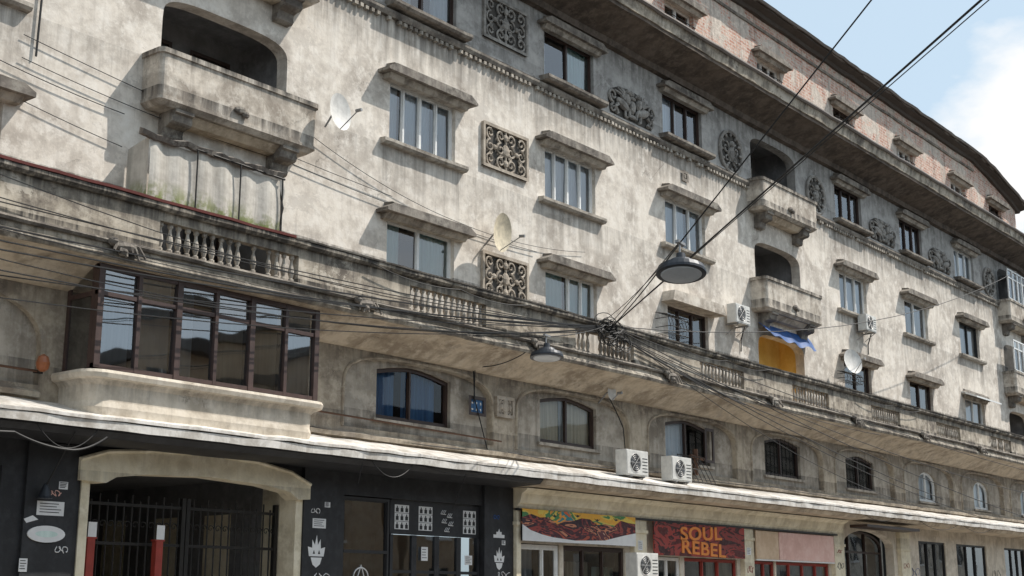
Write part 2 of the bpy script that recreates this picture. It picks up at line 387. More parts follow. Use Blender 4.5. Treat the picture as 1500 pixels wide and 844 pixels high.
# ------------------------------------------------------------------ openings lists
WIN={4:(12.71,14.02),3:(9.54,10.93),2:(6.60,7.83)}
idx=[-2,0,1,2,4,5,6,8]; log=[-1,3,7]
hw=1.07
LZ={4:(11.6,14.15),3:(8.5,10.76),2:(5.45,7.85)}
ops=[]
for F,(a,c) in WIN.items():
    for i in idx: ops.append((i*D-hw,i*D+hw,a,c))
for F,(a,c) in LZ.items():
    for i in log: ops.append((i*D-1.5,i*D+1.5,a,c))
S0,S1=-16.5,50
wallgrid(G('facade_wall','wall'),0,S0,S1,4.9,12.4,ops)
wallgrid(G('facade_wall','frieze'),0,S0,S1,12.4,14.6,ops)
for F,(a,c) in WIN.items():
    wm='frieze' if F==4 else 'wall'
    for i in idx: opening(G('facade_wall',wm),0,i*D,hw,a,c,0,.26)
for F,(a,c) in LZ.items():
    for i in log:
        sc=i*D
        opening(G('facade_wall','frieze' if F==4 else 'wall'),0,sc,1.5,a,c,.48,.3,.55,18)
        m='yellow' if (F==2 and i==3) else 'loggia'
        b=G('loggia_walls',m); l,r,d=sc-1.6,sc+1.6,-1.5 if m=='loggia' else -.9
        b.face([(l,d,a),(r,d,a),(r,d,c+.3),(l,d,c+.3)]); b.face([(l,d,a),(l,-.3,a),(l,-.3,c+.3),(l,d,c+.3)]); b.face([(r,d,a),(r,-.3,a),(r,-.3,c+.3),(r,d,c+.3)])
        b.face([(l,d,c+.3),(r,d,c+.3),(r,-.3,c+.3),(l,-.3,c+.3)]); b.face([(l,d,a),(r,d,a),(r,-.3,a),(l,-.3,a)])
        if m=='yellow': continue
        for q in (-.72,.72):
            fb=G('loggia_doors','white' if i==3 else 'brown'); o=outline(sc+q,.5,a+.02,c-.15,0); ii=outline(sc+q,.43,a+.12,c-.22,0)
            ring(fb,o,ii,d+.07,d+.01); G('loggia_doors','room').face([(sc+q-.45,d+.012,a+.1),(sc+q+.45,d+.012,a+.1),(sc+q+.45,d+.012,c-.2),(sc+q-.45,d+.012,c-.2)])
cw=[('cwhite',-1,1,0)]
f3={-2:cw,0:[('cwhite',-1,-.52,0),('cwhite',-.42,.45,0),('cgrey',.5,1,0)],1:cw,2:[('cwhite',-1,.3,0),('cgrey',.4,1,0)],4:[('cwhite',-.6,1,0)],5:[('cgrey',-.2,1,0)],6:[('cgrey',-1,1,0)],8:cw}
for i in idx:
    a,c=WIN[3]; window(i*D,hw,a,c,mat='white' if i!=6 else 'dark',cuts=(-.5,0,.5) if i in(-2,0,1) else (-.33,.33) if i in (4,2) else (0,),cur=f3[i])
    hood(i*D,c+.05); sill(i*D,a)
f2={-2:cw,0:[('cgreen',.05,1,0),('cgreen',-1,-.4,.0)],1:[('cgreen',-1,-.05,0),('cgreen',.1,1,.0)],2:[('cgrey',-1,-.5,0)],4:[],5:[('cgrey',.4,1,0)],6:[('cwhite',-1,1,0)],8:[]}
for i in idx:
    a,c=WIN[2]; window(i*D,hw,a,c,mat={0:'white',1:'white',6:'white',-2:'white'}.get(i,'brown'),cuts=(0,) if i in (0,) else (0,.5) if i==1 else (-.33,.33) if i==2 else (0,),cur=f2[i])
    if i!=2: hood(i*D,c+.04,1.42,.36 if i!=6 else .15)
f4={-2:[],0:[('cgrey',-1,-.2,0),('cgrey',.4,1,0)],1:[('cgrey',-1,-.65,0),('cgreen',.1,1,.0)],2:[('cwhite',-1,.0,0)],4:[],5:[],6:[('cwhite',-1,1,0)],8:[]}
for i in idx:
    a,c=WIN[4]; window(i*D,hw,a,c,mat='brown' if i!=6 else 'white',cuts=(0,) if i in(0,1) else (-.3,.35),cur=f4[i])
    hood(i*D,c+.06,1.35,.3); sill(i*D,a-.02,1.3,.32,'trim')
extr(G('string_course','trim'),[(.002,12.34),(.10,12.34),(.14,12.42),(.14,12.48),(.002,12.53)],S0,S1,.5,.009)
bd=G('string_course_dentils','sill')
s=S0+.1
while s<S1:
    if R.random()>.05: box(bd,s,s+.09+R.uniform(-.01,.01),.003,.10+R.uniform(-.01,.01),12.25,12.33)
    s+=.17
extr(G('string_course','frieze'),[(.002,12.55),(.045,12.55),(.045,12.6),(.002,12.62)],S0,S1,.9,.003)
# ornaments -------------------------------------------------------
def spiral(b,s,z,r,a0,turns,dirn,n=.05,w=.03,k=22):
    pts=[]
    for i in range(k+1):
        t=i/k; rr=r*(1-t*.82); a=a0+dirn*turns*2*math.pi*t
        pts.append((s+rr*math.cos(a),n,z+rr*math.sin(a)))
    tube(b,pts,w,5,r2=w*.7)
def scrollpanel(sc,zc,w,h,mat,nx=4,nz=3):
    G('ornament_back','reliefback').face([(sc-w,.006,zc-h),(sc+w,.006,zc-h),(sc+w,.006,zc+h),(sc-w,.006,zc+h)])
    b=G('ornament_scrolls',mat)
    t=.055
    ring(b,outline(sc,w+.02,zc-h-.02,zc+h+.02,0),outline(sc,w-t,zc-h+t,zc+h-t,0),.08,.004)
    for (a,c,e,f) in ((sc-w-.02,sc-w-.015,zc-h,zc+h),(sc+w+.015,sc+w+.02,zc-h,zc+h)): box(b,a,c,.004,.079,e,f)
    dx=2*(w-t)/nx; dz=2*(h-t)/nz
    for i in range(nx):
        for j in range(nz):
            cx=sc-(w-t)+dx*(i+.5); cz=zc-(h-t)+dz*(j+.5); r=min(dx,dz)*.5
            mi=1 if i<nx/2 else -1; mj=1 if j%2 else -1
            spiral(b,cx,cz,r*1.0,math.pi/2*(1 if mj>0 else -1),1.3,mi*mj,.05,.028)
            spiral(b,cx+mi*r*.2,cz-mj*r*.9,r*.45,math.pi/2*mj,1.0,-mi,.045,.02,12)
    tube(b,[(sc,.045,zc-h+t),(sc,.045,zc+h-t)],.028,5)
    blob(b,sc,.05,zc,.12,.06,.17)
    for q in (-1,1):
        blob(b,sc,.05,zc+q*h*.6,.08,.05,.1); blob(b,sc+q*w*.5,.05,zc,.07,.045,.07)
scrollpanel(2.83,10.32,.83,.53,'grille'); scrollpanel(2.83,7.2,.83,.53,'grille'); scrollpanel(2.83,13.55,.83,.55,'relief')
scrollpanel(-13.7,10.32,.83,.53,'grille')
def medallion(sc,zc,r):
    b=G('medallions','relief')
    pts=[(sc+r*math.cos(a),.05,zc+r*math.sin(a)) for a in [2*math.pi*i/24 for i in range(25)]]
    tube(b,pts,.06,6)
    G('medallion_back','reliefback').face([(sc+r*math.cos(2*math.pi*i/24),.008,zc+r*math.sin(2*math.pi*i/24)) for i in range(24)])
    for k in range(12):
        a=2*math.pi*k/12; blob(b,sc+r*.84*math.cos(a),.05,zc+r*.84*math.sin(a),.07,.05,.05,a)
    blob(b,sc,.06,zc-.05,.14,.09,.26); blob(b,sc,.08,zc+.26,.1,.09,.11)
    for q in (-1,1):
        spiral(b,sc+q*.28,zc+.1,.2,math.pi/2,1.2,q,.05,.035); spiral(b,sc+q*.24,zc-.24,.17,-math.pi/2,1.1,-q,.05,.035)
        tube(b,[(sc+q*.05,.07,zc+.1),(sc+q*.25,.08,zc-.05),(sc+q*.12,.07,zc-.3)],.05,5)
def griffins(sc,zc):
    b=G('griffin_reliefs','relief')
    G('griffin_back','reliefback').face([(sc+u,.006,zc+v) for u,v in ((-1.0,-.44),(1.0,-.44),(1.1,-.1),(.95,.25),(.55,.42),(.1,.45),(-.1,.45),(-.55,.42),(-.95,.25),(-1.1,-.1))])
    blob(b,sc,.06,zc-.05,.12,.09,.2); blob(b,sc,.06,zc+.2,.17,.07,.06); blob(b,sc,.05,zc-.33,.15,.07,.07); blob(b,sc,.06,zc+.33,.08,.06,.09)
    for q in (-1,1):
        blob(b,sc+q*.5,.07,zc-.1,.3,.1,.13,q*.35); blob(b,sc+q*.28,.08,zc+.1,.12,.09,.18,q*-.3); blob(b,sc+q*.24,.09,zc+.3,.11,.08,.08,0)
        tube(b,[(sc+q*.16,.09,zc+.3),(sc+q*.10,.08,zc+.26)],.04,5)
        for k in range(4):
            a=math.radians(25+k*22); L=.42-.03*k
            tube(b,[(sc+q*.42,.08,zc+.05),(sc+q*(.42+L*.6*math.cos(a)),.1,zc+.05+L*.6*math.sin(a)),(sc+q*(.42+L*math.cos(a)+.05),.06,zc+.05+L*math.sin(a))],.055,5,r2=.025)
        tube(b,[(sc+q*.3,.07,zc-.05),(sc+q*.18,.08,zc-.2),(sc+q*.16,.07,zc-.38)],.05,5)
        tube(b,[(sc+q*.38,.07,zc-.15),(sc+q*.36,.07,zc-.4),(sc+q*.28,.07,zc-.42)],.045,5)
        tube(b,[(sc+q*.72,.07,zc-.15),(sc+q*.85,.07,zc-.26),(sc+q*.72,.07,zc-.42)],.06,5)
        spiral(b,sc+q*.92,zc+.05,.2,-math.pi/2,1.3,q,.05,.04); spiral(b,sc+q*.9,zc-.3,.13,math.pi/2,1.2,-q,.05,.035)
griffins(8.3,13.08); medallion(13.68,13.18,.66); medallion(19.35,13.18,.64); griffins(24.75,13.08); griffins(30.2,13.08); medallion(35.7,13.18,.62); medallion(-2.75,13.2,.64); medallion(41,13.18,.62)
ring(G('vent','trim'),outline(11.0,.17,11.6,11.92,0),outline(11.0,.09,11.68,11.84,0),.04,.004); box(G('vent','trim'),10.95,11.05,.003,.03,11.71,11.81)
# balcony boxes ---------------------------------------------------
def balcony(sc,z0,z1,hwb=1.86,n=.56):
    b=G('balconies','box')
    def plan(o,rr):
        p=[(sc-hwb+o,.002)]
        for k in range(5):
            a=math.pi-math.pi/2*k/4; p.append((sc-hwb+o+rr+rr*math.cos(a),n-o-rr+rr*math.sin(a)))
        for k in range(5):
            a=math.pi/2-math.pi/2*k/4; p.append((sc+hwb-o-rr+rr*math.cos(a),n-o-rr+rr*math.sin(a)))
        p.append((sc+hwb-o,.002)); return p
    lv=[(z0-.02,.10),(z0+.06,.0),(z0+.12,.0),(z0+.13,.02),(z1-.1,.0),(z1-.09,-.03),(z1,-.03)]
    rr=.12; rings=[]
    for z,o in lv: rings.append([b.V((s,nn,z)) for s,nn in plan(o,rr)])
    for i in range(len(rings)-1):
        for k in range(len(rings[0])-1): b.f.append([rings[i][k],rings[i][k+1],rings[i+1][k+1],rings[i+1][k]])
    inn=[b.V((s,nn,z1)) for s,nn in plan(.12,.05)]; inl=[b.V((s,nn,z0+.15)) for s,nn in plan(.12,.05)]
    for k in range(len(inn)-1):
        b.f.append([rings[-1][k],rings[-1][k+1],inn[k+1],inn[k]]); b.f.append([inn[k],inn[k+1],inl[k+1],inl[k]])
    b.f.append(rings[0][::-1]); b.f.append(inl)
    c=G('balcony_corbels','trim')
    for q in (-1.25,1.25):
        prof=[(.002,z0-.5),(.1,z0-.5),(.17,z0-.42),(.2,z0-.3),(.34,z0-.26),(.42,z0-.18),(.44,z0-.1),(.5,z0-.08),(.5,z0-.024),(.002,z0-.024)]
        extr(c,prof,sc+q-.2,sc+q+.2,.4)
        tube(c,[(sc+q-.22,.33,z0-.17),(sc+q+.22,.33,z0-.17)],.095,10); tube(c,[(sc+q-.215,.1,z0-.42),(sc+q+.215,.1,z0-.42)],.075,10)
    blob(c,sc-.1,n+.02,z0+.32,.13,.06,.08,.2); blob(c,sc+.03,n+.04,z0+.25,.07,.06,.07)
    extr(G('balconies','soffit'),[(.003,z0-.16),(.25,z0-.16),(.4,z0-.03),(.003,z0-.022)],sc-1.04,sc+1.04,.5)
for i in log:
    balcony(i*D,8.45,9.45); balcony(i*D,11.6,12.58)
# cornice -----------------------------------------------------------
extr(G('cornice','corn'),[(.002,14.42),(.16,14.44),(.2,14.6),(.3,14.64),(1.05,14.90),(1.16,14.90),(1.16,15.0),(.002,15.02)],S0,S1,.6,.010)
extr(G('cornice','ledge'),[(1.0,15.003),(1.2,15.0),(1.24,15.2),(1.28,15.3),(1.05,15.33),(.9,15.1)],S0,S1,.45,.012)
extr(G('cornice','roof'),[(.002,15.03),(.88,15.11),(1.0,15.34),(.002,15.5)],S0,S1,.8,.008)
extr(G('cornice_gutter','copper'),[(1.24,15.30),(1.31,15.27),(1.35,15.33),(1.34,15.38),(1.26,15.36)],S0,S1,.6,.015)
# attic ---------------------------------------------------------------
AK,AE=34.9,40.4
DROP=.9
zf=lambda s: -DROP*max(0,s-AK)/(AE-AK)
AZ=(16.05,17.0)
aw=[i*D for i in (-2,-1,0,1,2,3,4,5,6)]+[37.4]
aops=[(x-.8,x+.8,*AZ) for x in aw]
b=G('attic_wall','brick')
wallgrid(b,0,S0,AK,15.0,18.5,aops)
wallgrid(b,0,AK,AE,15.0,18.5-DROP,aops); b.face([(AK,0,18.5-DROP),(38.5,0,18.5-DROP),(AE,0,18.5-DROP),(38.5,0,18.5+zf(38.5)),(AK,0,18.5)])
b.face([(AE,0,15),(AE,-10,15),(AE,-10,18.5-DROP),(AE,0,18.5-DROP)])
b.face([(S0,0,15),(S0,-10,15),(S0,-10,18.45),(S0,0,18.45)])
for k,x in enumerate(aw):
    opening(b,0,x,.8,*AZ,0,.3); window(x,.8,*AZ,-.2,mat='white' if k%3 else 'brown',cuts=(-.33,.33) if k%2 else (0,),cur=[('cgrey',-1,0,0)] if k%2 else [])
    hood(x,AZ[1]+.04,1.15,.3); sill(x,AZ[0],1.0,.15)
    for j in range(6):
        tube(G('attic_guards','iron'),[(x-.7+.28*j,.08,AZ[0]+.02),(x-.7+.28*j,.08,AZ[0]+.5)],.012,4)
    tube(G('attic_guards','iron'),[(x-.78,.08,AZ[0]+.5),(x+.78,.08,AZ[0]+.5)],.015,4)
extr(G('attic_band','trim'),[(.002,17.95),(.05,17.95),(.07,18.03),(.002,18.08)],S0,AK,.5,.012)
extr(G('attic_eave','roof'),[(-10,18.5),(.12,18.36),(.18,18.45),(.42,18.5),(.45,18.62),(.30,18.68),(-5,19.3),(-10,19.3)],S0,AE+.3,.6,.022,zf=zf)
extr(G('attic_eave','copper'),[(.43,18.55),(.52,18.52),(.56,18.6),(.47,18.64)],S0,AE+.3,.5,.02,zf=zf)
b=G('rear_walls','wall'); b.face([(S1,0,-1.6),(S1,-12,-1.6),(S1,-12,15.4),(S1,0,15.4)]); b.face([(S0,0,-1.6),(S0,-12,-1.6),(S0,-12,15.4),(S0,0,15.4)])
# long terrace ------------------------------------------------
balu=[(-7.5,-4.4),(-1.4,1.0),(4.25,6.7),(9.85,12.2),(15.1,17.5),(20.6,22.9),(26.1,28.4),(31.6,33.9),(37,39.4),(-13.2,-10.9)]
pops=[(a,c,5.66,6.16) for a,c in balu]
P=G('terrace_parapet','ledge')
wallgrid(P,1.0,S0,S1,5.36,6.32,pops); wallgrid(P,.84,S0,S1,5.5,6.32,pops)
for a,c in balu:
    for x in (a,c): P.face([(x,.84,5.66),(x,1.0,5.66),(x,1.0,6.16),(x,.84,6.16)])
    P.face([(a,.84,5.66),(c,.84,5.66),(c,1.0,5.66),(a,1.0,5.66)]); P.face([(a,.84,6.16),(c,.84,6.16),(c,1.0,6.16),(a,1.0,6.16)])
    bb=G('balusters','sill'); k=int(round((c-a)/.18))
    for j in range(k):
        x=a+(c-a)*(j+.5)/k
        if R.random()<.07: continue
        e=R.uniform(.80,.95)
        lathe(bb,x+R.uniform(-.01,.01),.90,[(.06*e,5.66),(.06*e,5.71),(.035*e,5.73),(.065*e,5.83),(.058*e,5.9),(.03*e,6.02),(.03*e,6.07),(.055*e,6.1),(.055*e,6.16)],8)
extr(P,[(.8,6.322),(1.06,6.322),(1.11,6.37),(1.11,6.43),(.8,6.46)],S0,S1,.4,.008)
extr(G('terrace_mouldings','trim'),[(1.002,5.56),(1.05,5.56),(1.08,5.6),(1.05,5.64),(1.002,5.64)],S0,S1,.6,.006)
extr(P,[(1.003,5.3),(1.06,5.3),(1.09,5.36),(1.06,5.43),(1.003,5.46)],S0,S1,.5,.008)
extr(G('terrace_flashing','redflash'),[(.9,6.462),(1.13,6.44),(1.14,6.485),(.9,6.51)],S0,-4.6,.5,.008)
extr(G('terrace_flashing','trim'),[(.9,6.462),(1.13,6.435),(1.14,6.465),(.9,6.49)],-4.59,S1,.4,.009)
extr(G('terrace_soffit','soffit'),[(.002,4.9),(.12,4.92),(.3,5.02),(.5,5.14),(.75,5.25),(1.0,5.3),(1.0,5.358),(.84,5.48),(.002,5.45)],S0,S1,.8,.005)
mo=G('parapet_mascarons','trim')
for i in range(-2,8):
    sc=(i+.5)*D
    z=5.52
    blob(mo,sc,1.1,z,.2,.12,.1,.1); blob(mo,sc-.2,1.1,z+.06,.09,.09,.08); blob(mo,sc+.2,1.08,z-.03,.12,.08,.06); blob(mo,sc-.05,1.16,z-.1,.08,.09,.07)
    for k in range(6):
        tube(mo,[(sc-.15+.08*k,1.14,z+.05),(sc-.24+.12*k,1.19,z-.14+R.uniform(-.05,.05))],.025,5)
# lower residential storey --------------------------------------------
bays=list(range(0,9))
RZ=(3.32,4.80); RHW=2.28
fo=[(i*D+.1-RHW,i*D+.1+RHW,RZ[0],RZ[1]) for i in bays]+[(-13.1,-8.9,3.3,4.8)]
W1=G('lower_wall','f1')
wallgrid(W1,0,S0,S1,2.6,4.9,fo)
W2=G('recess_panels','f1in')
for i in bays:
    sc=i*D+.1
    opening(W1,0,sc,RHW,RZ[0],RZ[1],.75,.13,.62,18)
    pw=0
    if i<=3: h1,a,c,ri=(1.15,3.59,4.76,.16)
    elif i==4: h1,a,c,ri=(1.1,3.55,4.66,.16)
    else: h1,a,c,ri,pw=(.85,3.45,4.55,.40,1.0)
    x=i*D if i<5 else i*D+.3
    wallgrid(W2,-.13,sc-RHW,sc+RHW,RZ[0],RZ[1],[(x-h1,x+h1,a,c)])
    opening(W2,-.13,x,h1,a,c,ri,.2,pw)
    cur={0:[('cblue',-1,-.35,0),('cblue',-.12,.75,0)],1:[('cgold',-1,-.1,0),('cwhite',-.05,.1,0),('cgold',.2,1,0)],2:[('cwhite',-.9,.2,0)],5:[('cwhite',-1,1,0)],6:[('cwhite',-1,1,0)],7:[('cgrey',-1,1,0)]}.get(i,[])
    window(x,h1,a,c,-.28,ri,'brown' if i<5 else 'white',cuts=(0,) if i not in (0,) else (-.05,),cur=cur,glass='glasslo',th=.075,pw=pw)
    extr(G('window_sills','sill'),[(-.128,a-.08),(-.06,a-.08),(-.05,a-.01),(-.128,a)],x-h1-.12,x+h1+.12,.5)
    A=arc(sc,RHW+.04,RZ[1]+.04,.75,18,.62); rb=G('recess_rims','f1')
    tube(rb,[(A[0][0],.01,RZ[0])]+[(s,.01,z) for s,z in A]+[(A[-1][0],.01,RZ[0])],.035,6)
    if i in (3,4):
        for k in range(9): tube(G('window_bars','iron'),[(x-h1+.1+.25*k,-.15,a),(x-h1+.1+.25*k,-.15,topat(x-h1+.1+.25*k,x,h1,c,ri,0))],.01,4)
sc=-11; opening(W1,0,sc,2.1,3.3,4.8,.9,.13,.8,18); W2.face([(sc-2.1,-.13,3.3),(sc+2.1,-.13,3.3),(sc+2.1,-.13,4.8),(sc-2.1,-.13,4.8)])
x=2*D+.35; fb=G('open_casement','brown')
ring(fb,[(x+.3,3.66),(x+.80,3.66),(x+.80,4.62),(x+.3,4.62)],[(x+.38,3.74),(x+.72,3.74),(x+.72,4.54),(x+.38,4.54)],.02,-.02)
ring(G('small_window','brown'),outline(1.86,.29,3.93,4.36,0),outline(1.86,.21,4.0,4.29,0),.04,.003)
G('small_window','cblue').face([(1.65,.006,4.0),(2.07,.006,4.0),(2.07,.006,4.29),(1.65,.006,4.29)])
for q in range(6):
    blob(G('small_window','white'),1.72+.14*(q%3),.01,4.07+.14*(q//3),.035,.008,.02,q)
scrollpanel(2.82,4.22,.3,.22,'grille',2,2)
extr(G('lower_ledge','f1'),[(.002,3.1),(.1,3.1),(.12,3.18),(.002,3.24)],-3.3,S1,.5,.010)
extr(G('lower_ledge','f1'),[(.002,3.1),(.1,3.1),(.12,3.18),(.002,3.24)],S0,-8.9,.5,.010)
# oriel ------------------------------------------------------------------
oa,oc,on=-8.5,-3.7,.86
bb=G('oriel_base','shopwall')
def oplan(e):
    p=[(oa-e,.002)]
    r=.35
    for k in range(6):
        a=math.pi-math.pi/2*k/5; p.append((oa-e+r+r*math.cos(a),on+e-r+r*math.sin(a)))
    for k in range(6):
        a=math.pi/2-math.pi/2*k/5; p.append((oc+e-r+r*math.cos(a),on+e-r+r*math.sin(a)))
    p.append((oc+e,.002)); return p
lv=[(2.75,.0),(2.95,.04),(3.05,.02),(3.3,.03),(3.36,.08),(3.4,.17),(3.47,.19),(3.52,.17),(3.54,.05),(3.545,-.1)]
rings=[[bb.V((s,n,z)) for s,n in oplan(e)] for z,e in lv]
for i in range(len(rings)-1):
    for k in range(len(rings[0])-1): bb.f.append([rings[i][k],rings[i][k+1],rings[i+1][k+1],rings[i+1][k]])
bb.f.append(rings[-1])
ob=G('oriel_frame','oriel'); og=G('oriel_panes','glassor')
zb,zm,zt=3.56,4.78,5.24
k=6; w=(oc-oa)/k
box(ob,oa,oc,on-.09,on+.0,zt-.07,zt+.02); box(ob,oa+.0,oc,on-.09,on,zb,zb+.07); box(ob,oa,oc,on-.085,on-.01,zm-.035,zm+.035)
for j in range(k+1):
    x=oa+w*j; ww=.055 if j in (0,2,4,6) else .035
    x=min(max(x,oa+ww),oc-ww)
    box(ob,x-ww,x+ww,on-.095,on+.012 if ww>.05 else on+.006,zb,zt)
for j in range(k):
    for a,c in ((zb+.07,zm-.035),(zm+.035,zt-.07)):
        t=[R.uniform(-.02,.02) for _ in range(3)]
        l,r=oa+w*j+.04,oa+w*(j+1)-.04
        og.face([(l,on-.05+t[0],a),(r,on-.05+t[1],a),(r,on-.05+t[2],c),(l,on-.05+t[0]+t[2]-t[1],c)])
    m=['cgrey','cwhite','cwhite','cgold','cgold','cgrey'][j]
    drape(m,oa+w*j+.05,oa+w*(j+(.9 if j!=2 else .5)),zb,zt,on-.16,.012,.3)
for x in (oa+.02,oc-.02):
    for n0 in (.01,on-.18): box(ob,x-.02,x+.02,n0,n0+.08,zb,zt)
    box(ob,x-.018,x+.018,.09,on-.18,zm-.04,zm+.04); og.face([(x,.05,zb),(x,on-.1,zb),(x,on-.1,zt),(x,.05,zt)])
box(G('oriel_head','soffit'),oa-.05,oc+.05,.002,on+.03,zt+.022,5.31)
G('rooms','room').face([(oa+.03,.03,zb),(oc-.03,.03,zb),(oc-.03,.03,zt),(oa+.03,.03,zt)])
# canopy -------------------------------------------------------------------
extr(G('canopy','canopy'),[(.002,2.98),(1.0,2.72),(1.08,2.72),(1.08,2.77),(.002,3.07)],S0,S1,.5,.012)
extr(G('canopy','canopy'),[(1.0,2.70),(1.0,2.58),(1.06,2.57),(1.065,2.70)],S0,S1,.5,.010)
extr(G('canopy_soffit','black'),[(.01,2.42),(.9,2.46),(.99,2.55),(.99,2.70),(.01,2.95)],S0,3.0,.9,.004)
extr(G('canopy_soffit','soffit'),[(.01,2.42),(.9,2.46),(.99,2.55),(.99,2.70),(.01,2.95)],3.01,S1,.9,.004)
# ground floor ----------------------------------------------------------------
K=G('shopfront_black','black')
gz=-1.6
wallgrid(K,0,S0,-8.0,gz,2.6,[(-12.6,-9.4,-.6,2.0)])
opening(K,0,-11,1.6,-.6,2.0,0,.2); window(-11,1.6,-.6,2.0,-.12,0,'dark',(-.3,.4),[],'glassdk')
box(K,-9.0,-8.1,.003,.06,gz,2.4)
for a,c in ((-8.9,-8.15),(-3.15,-2.45),(2.25,3.0)):
    box(K,a,c,.061,.12,gz,.1)
cp=G('gate_surround','creampaint')
box(cp,-8.0,-7.84,-1.4,.03,gz,2.1)
box(cp,-3.38,-3.21,-1.4,.03,gz,2.1)
top=[(-8.1,2.22),(-7.6,2.38),(-6.6,2.47),(-5.5,2.5),(-4.4,2.45),(-3.6,2.32),(-3.1,2.12)]
bot=[(-3.1,1.82),(-3.4,1.8),(-3.6,1.93),(-4.2,2.02),(-5.5,2.08),(-6.8,2.03),(-7.4,1.95),(-7.6,1.84),(-8.1,1.86)]
prism(cp,top+bot,-.25,.12)
tube(cp,[(s,.12,z-.03) for s,z in top],.035,6)
box(K,-8.0,-3.2,-.1,-.02,2.105,2.6)
pb=G('passage_walls','loggia')
for q in (-7.83,-3.39): pb.face([(q,-.9,gz),(q,-9,gz),(q,-9,2.6),(q,-.9,2.6)])
pb.face([(-7.99,-.11,2.25),(-3.2,-.11,2.25),(-3.2,-9,2.25),(-7.99,-9,2.25)]); G('passage_back','room').face([(-7.9,-9,gz),(-3.2,-9,gz),(-3.2,-9,2.3),(-7.9,-9,2.3)])
box(K,-3.2,-2.3,-1.6,-.31,gz,2.6)
ring(G('passage_doors','brown'),outline(-5.0,1.0,gz,1.6,.5),outline(-5.0,.85,gz+.1,1.45,.45),-8.9,-8.99)
for q in (-1.8,-3.4,-5.2): ring(G('passage_doors','creampaint'),[(-3.40,gz),(-3.405,gz),(-3.405,1.7),(-3.40,1.7)],[(-3.40,gz),(-3.405,gz),(-3.405,1.6),(-3.40,1.6)],q,q-.8)
gt=G('iron_gate','iron')
for j in range(28):
    x=-7.8+4.38*j/27; tube(gt,[(x,-.45,gz+.1),(x,-.45,1.72 if j%2 else 1.62)],.016,5)
for z in (1.55,.9,-.3): box(gt,-7.83,-3.39,-.47,-.43,z-.025,z+.025)
for x in (-7.78,-5.6,-5.5,-3.45): box(gt,x-.04,x+.04,-.49,-.41,gz,1.72)
for j in range(27):
    x=-7.72+4.38*j/27
    spiral(gt,x,1.22,.07,0,1.1,1,-.45,.01,12)
for x in (-7.6,-6.25):
    box(G('gate_posts','red'),x-.07,x+.07,-.3,-.18,gz,.95); box(G('gate_posts','paper'),x-.08,x+.08,-.178,-.17,.98,1.22); box(G('gate_posts','red'),x-.1,x+.1,-.3,-.175,.951,.979)
box(K,-3.2,-2.3,-.3,.06,gz,2.6)
box(K,-2.3,-2.1,-.3,0,gz,2.6); box(K,2.1,3.1,-.3,.06,gz,2.6); box(K,-2.1,2.1,-.3,.0,1.98,2.6)
window(-1.42,.66,gz+.2,1.96,-.12,0,'dark',(),[],'glassdk',.9)
fx=[-.72,-.02,.68,1.38,2.08]
for j in range(4):
    a,c=fx[j],fx[j+1]; x=(a+c)/2
    box(K,a,c,-.16,-.08,1.28,1.96); box(K,a,a+.08,-.16,-.06,gz,1.27); box(K,c-.06,c,-.16,-.062,gz,1.27)
    gb=G('window_panes','glassdk'); gb.face([(a+.08,-.1,gz),(c-.06,-.1,gz),(c-.06,-.095,1.27),(a+.08,-.1,1.27)])
    box(K,a+.081,c-.061,-.15,-.07,.50,.56)
G('rooms','room').face([(-.72,-.6,gz),(2.08,-.6,gz),(2.08,-.6,1.3),(-.72,-.6,1.3)])
C=G('shop_fascia','creampaint')
extr(C,[(.002,1.98),(.16,1.98),(.18,2.06),(.24,2.1),(.3,2.3),(.42,2.36),(.46,2.41),(.002,2.415)],3.12,19.6,.8,.004)
extr(G('shop_fascia_dark_strip','dark'),[(.1,1.93),(.2,1.93),(.2,1.975),(.1,1.975)],3.12,19.3,1)  # solid dark strip along the bottom of the fascia
Wl=G('shop_walls','shopwall')
sops=[(3.3,4.9,gz,1.22),(5.05,7.6,-.4,1.22),(8.7,10.2,gz,1.06),(10.4,13.2,-.4,1.06),(14.2,15.4,gz,1.06),(15.5,19.0,-.4,1.06),(20.1,24.0,gz,2.2),(26.2,28.7,-.6,2.0),(29.8,32.9,-.6,2.0),(35,37.5,-.6,2.0)]
wallgrid(Wl,0,3.1,S1,gz,2.5,sops)
for a,c,e,f in sops: opening(Wl,0,(a+c)/2,(c-a)/2,e,f,.5 if a==20.1 else 0,.3)
window(4.1,.78,gz,1.2,-.1,0,'white',(.25,),[('cgrey',-1,0,0)],'glass',None,.09); window(6.32,1.26,-.4,1.2,-.1,0,'brown',(-.35,.3),[('cgold',-.9,0,.4),('cgreen',.1,.8,.5)],'glass',None,.08)
window(9.45,.74,gz,1.04,-.1,0,'white',(.2,),[],'glass'); window(11.8,1.38,-.4,1.04,-.1,0,'red',(-.3,.3),[('cgold',0,1,0)],'glass')
window(14.8,.59,gz,1.04,-.1,0,'red',(0,),[],'glass'); window(17.25,1.73,-.4,1.04,-.1,0,'red',(-.5,0,.5),[('cgrey',-1,1,0)],'glass')
window(27.45,1.24,-.6,2,-.1,0,'dark',(-.3,.3),[],'glassdk'); window(31.35,1.54,-.6,2,-.1,0,'dark',(-.3,.3),[],'glassdk'); window(36.25,1.24,-.6,2,-.1,0,'dark',(-.3,.3),[],'glassdk')
window(22.05,1.94,gz,2.2,-.5,.5,'brown',(-.33,.33),[],'glassdk',1.5)
for a,c in ((3.12,3.28),(7.85,8.4),(13.4,13.95),(19.15,19.85),(24.3,25.1)):
    box(C,a,c,.003,.14,gz,1.925 if a<19 else 2.4); box(C,a-.04,c+.04,.003,.17,1.6,1.68)
extr(G('entry_awning','brown'),[(.3,2.2),(.9,2.22),(.9,2.3),(.3,2.3)],20.0,24.2,1)
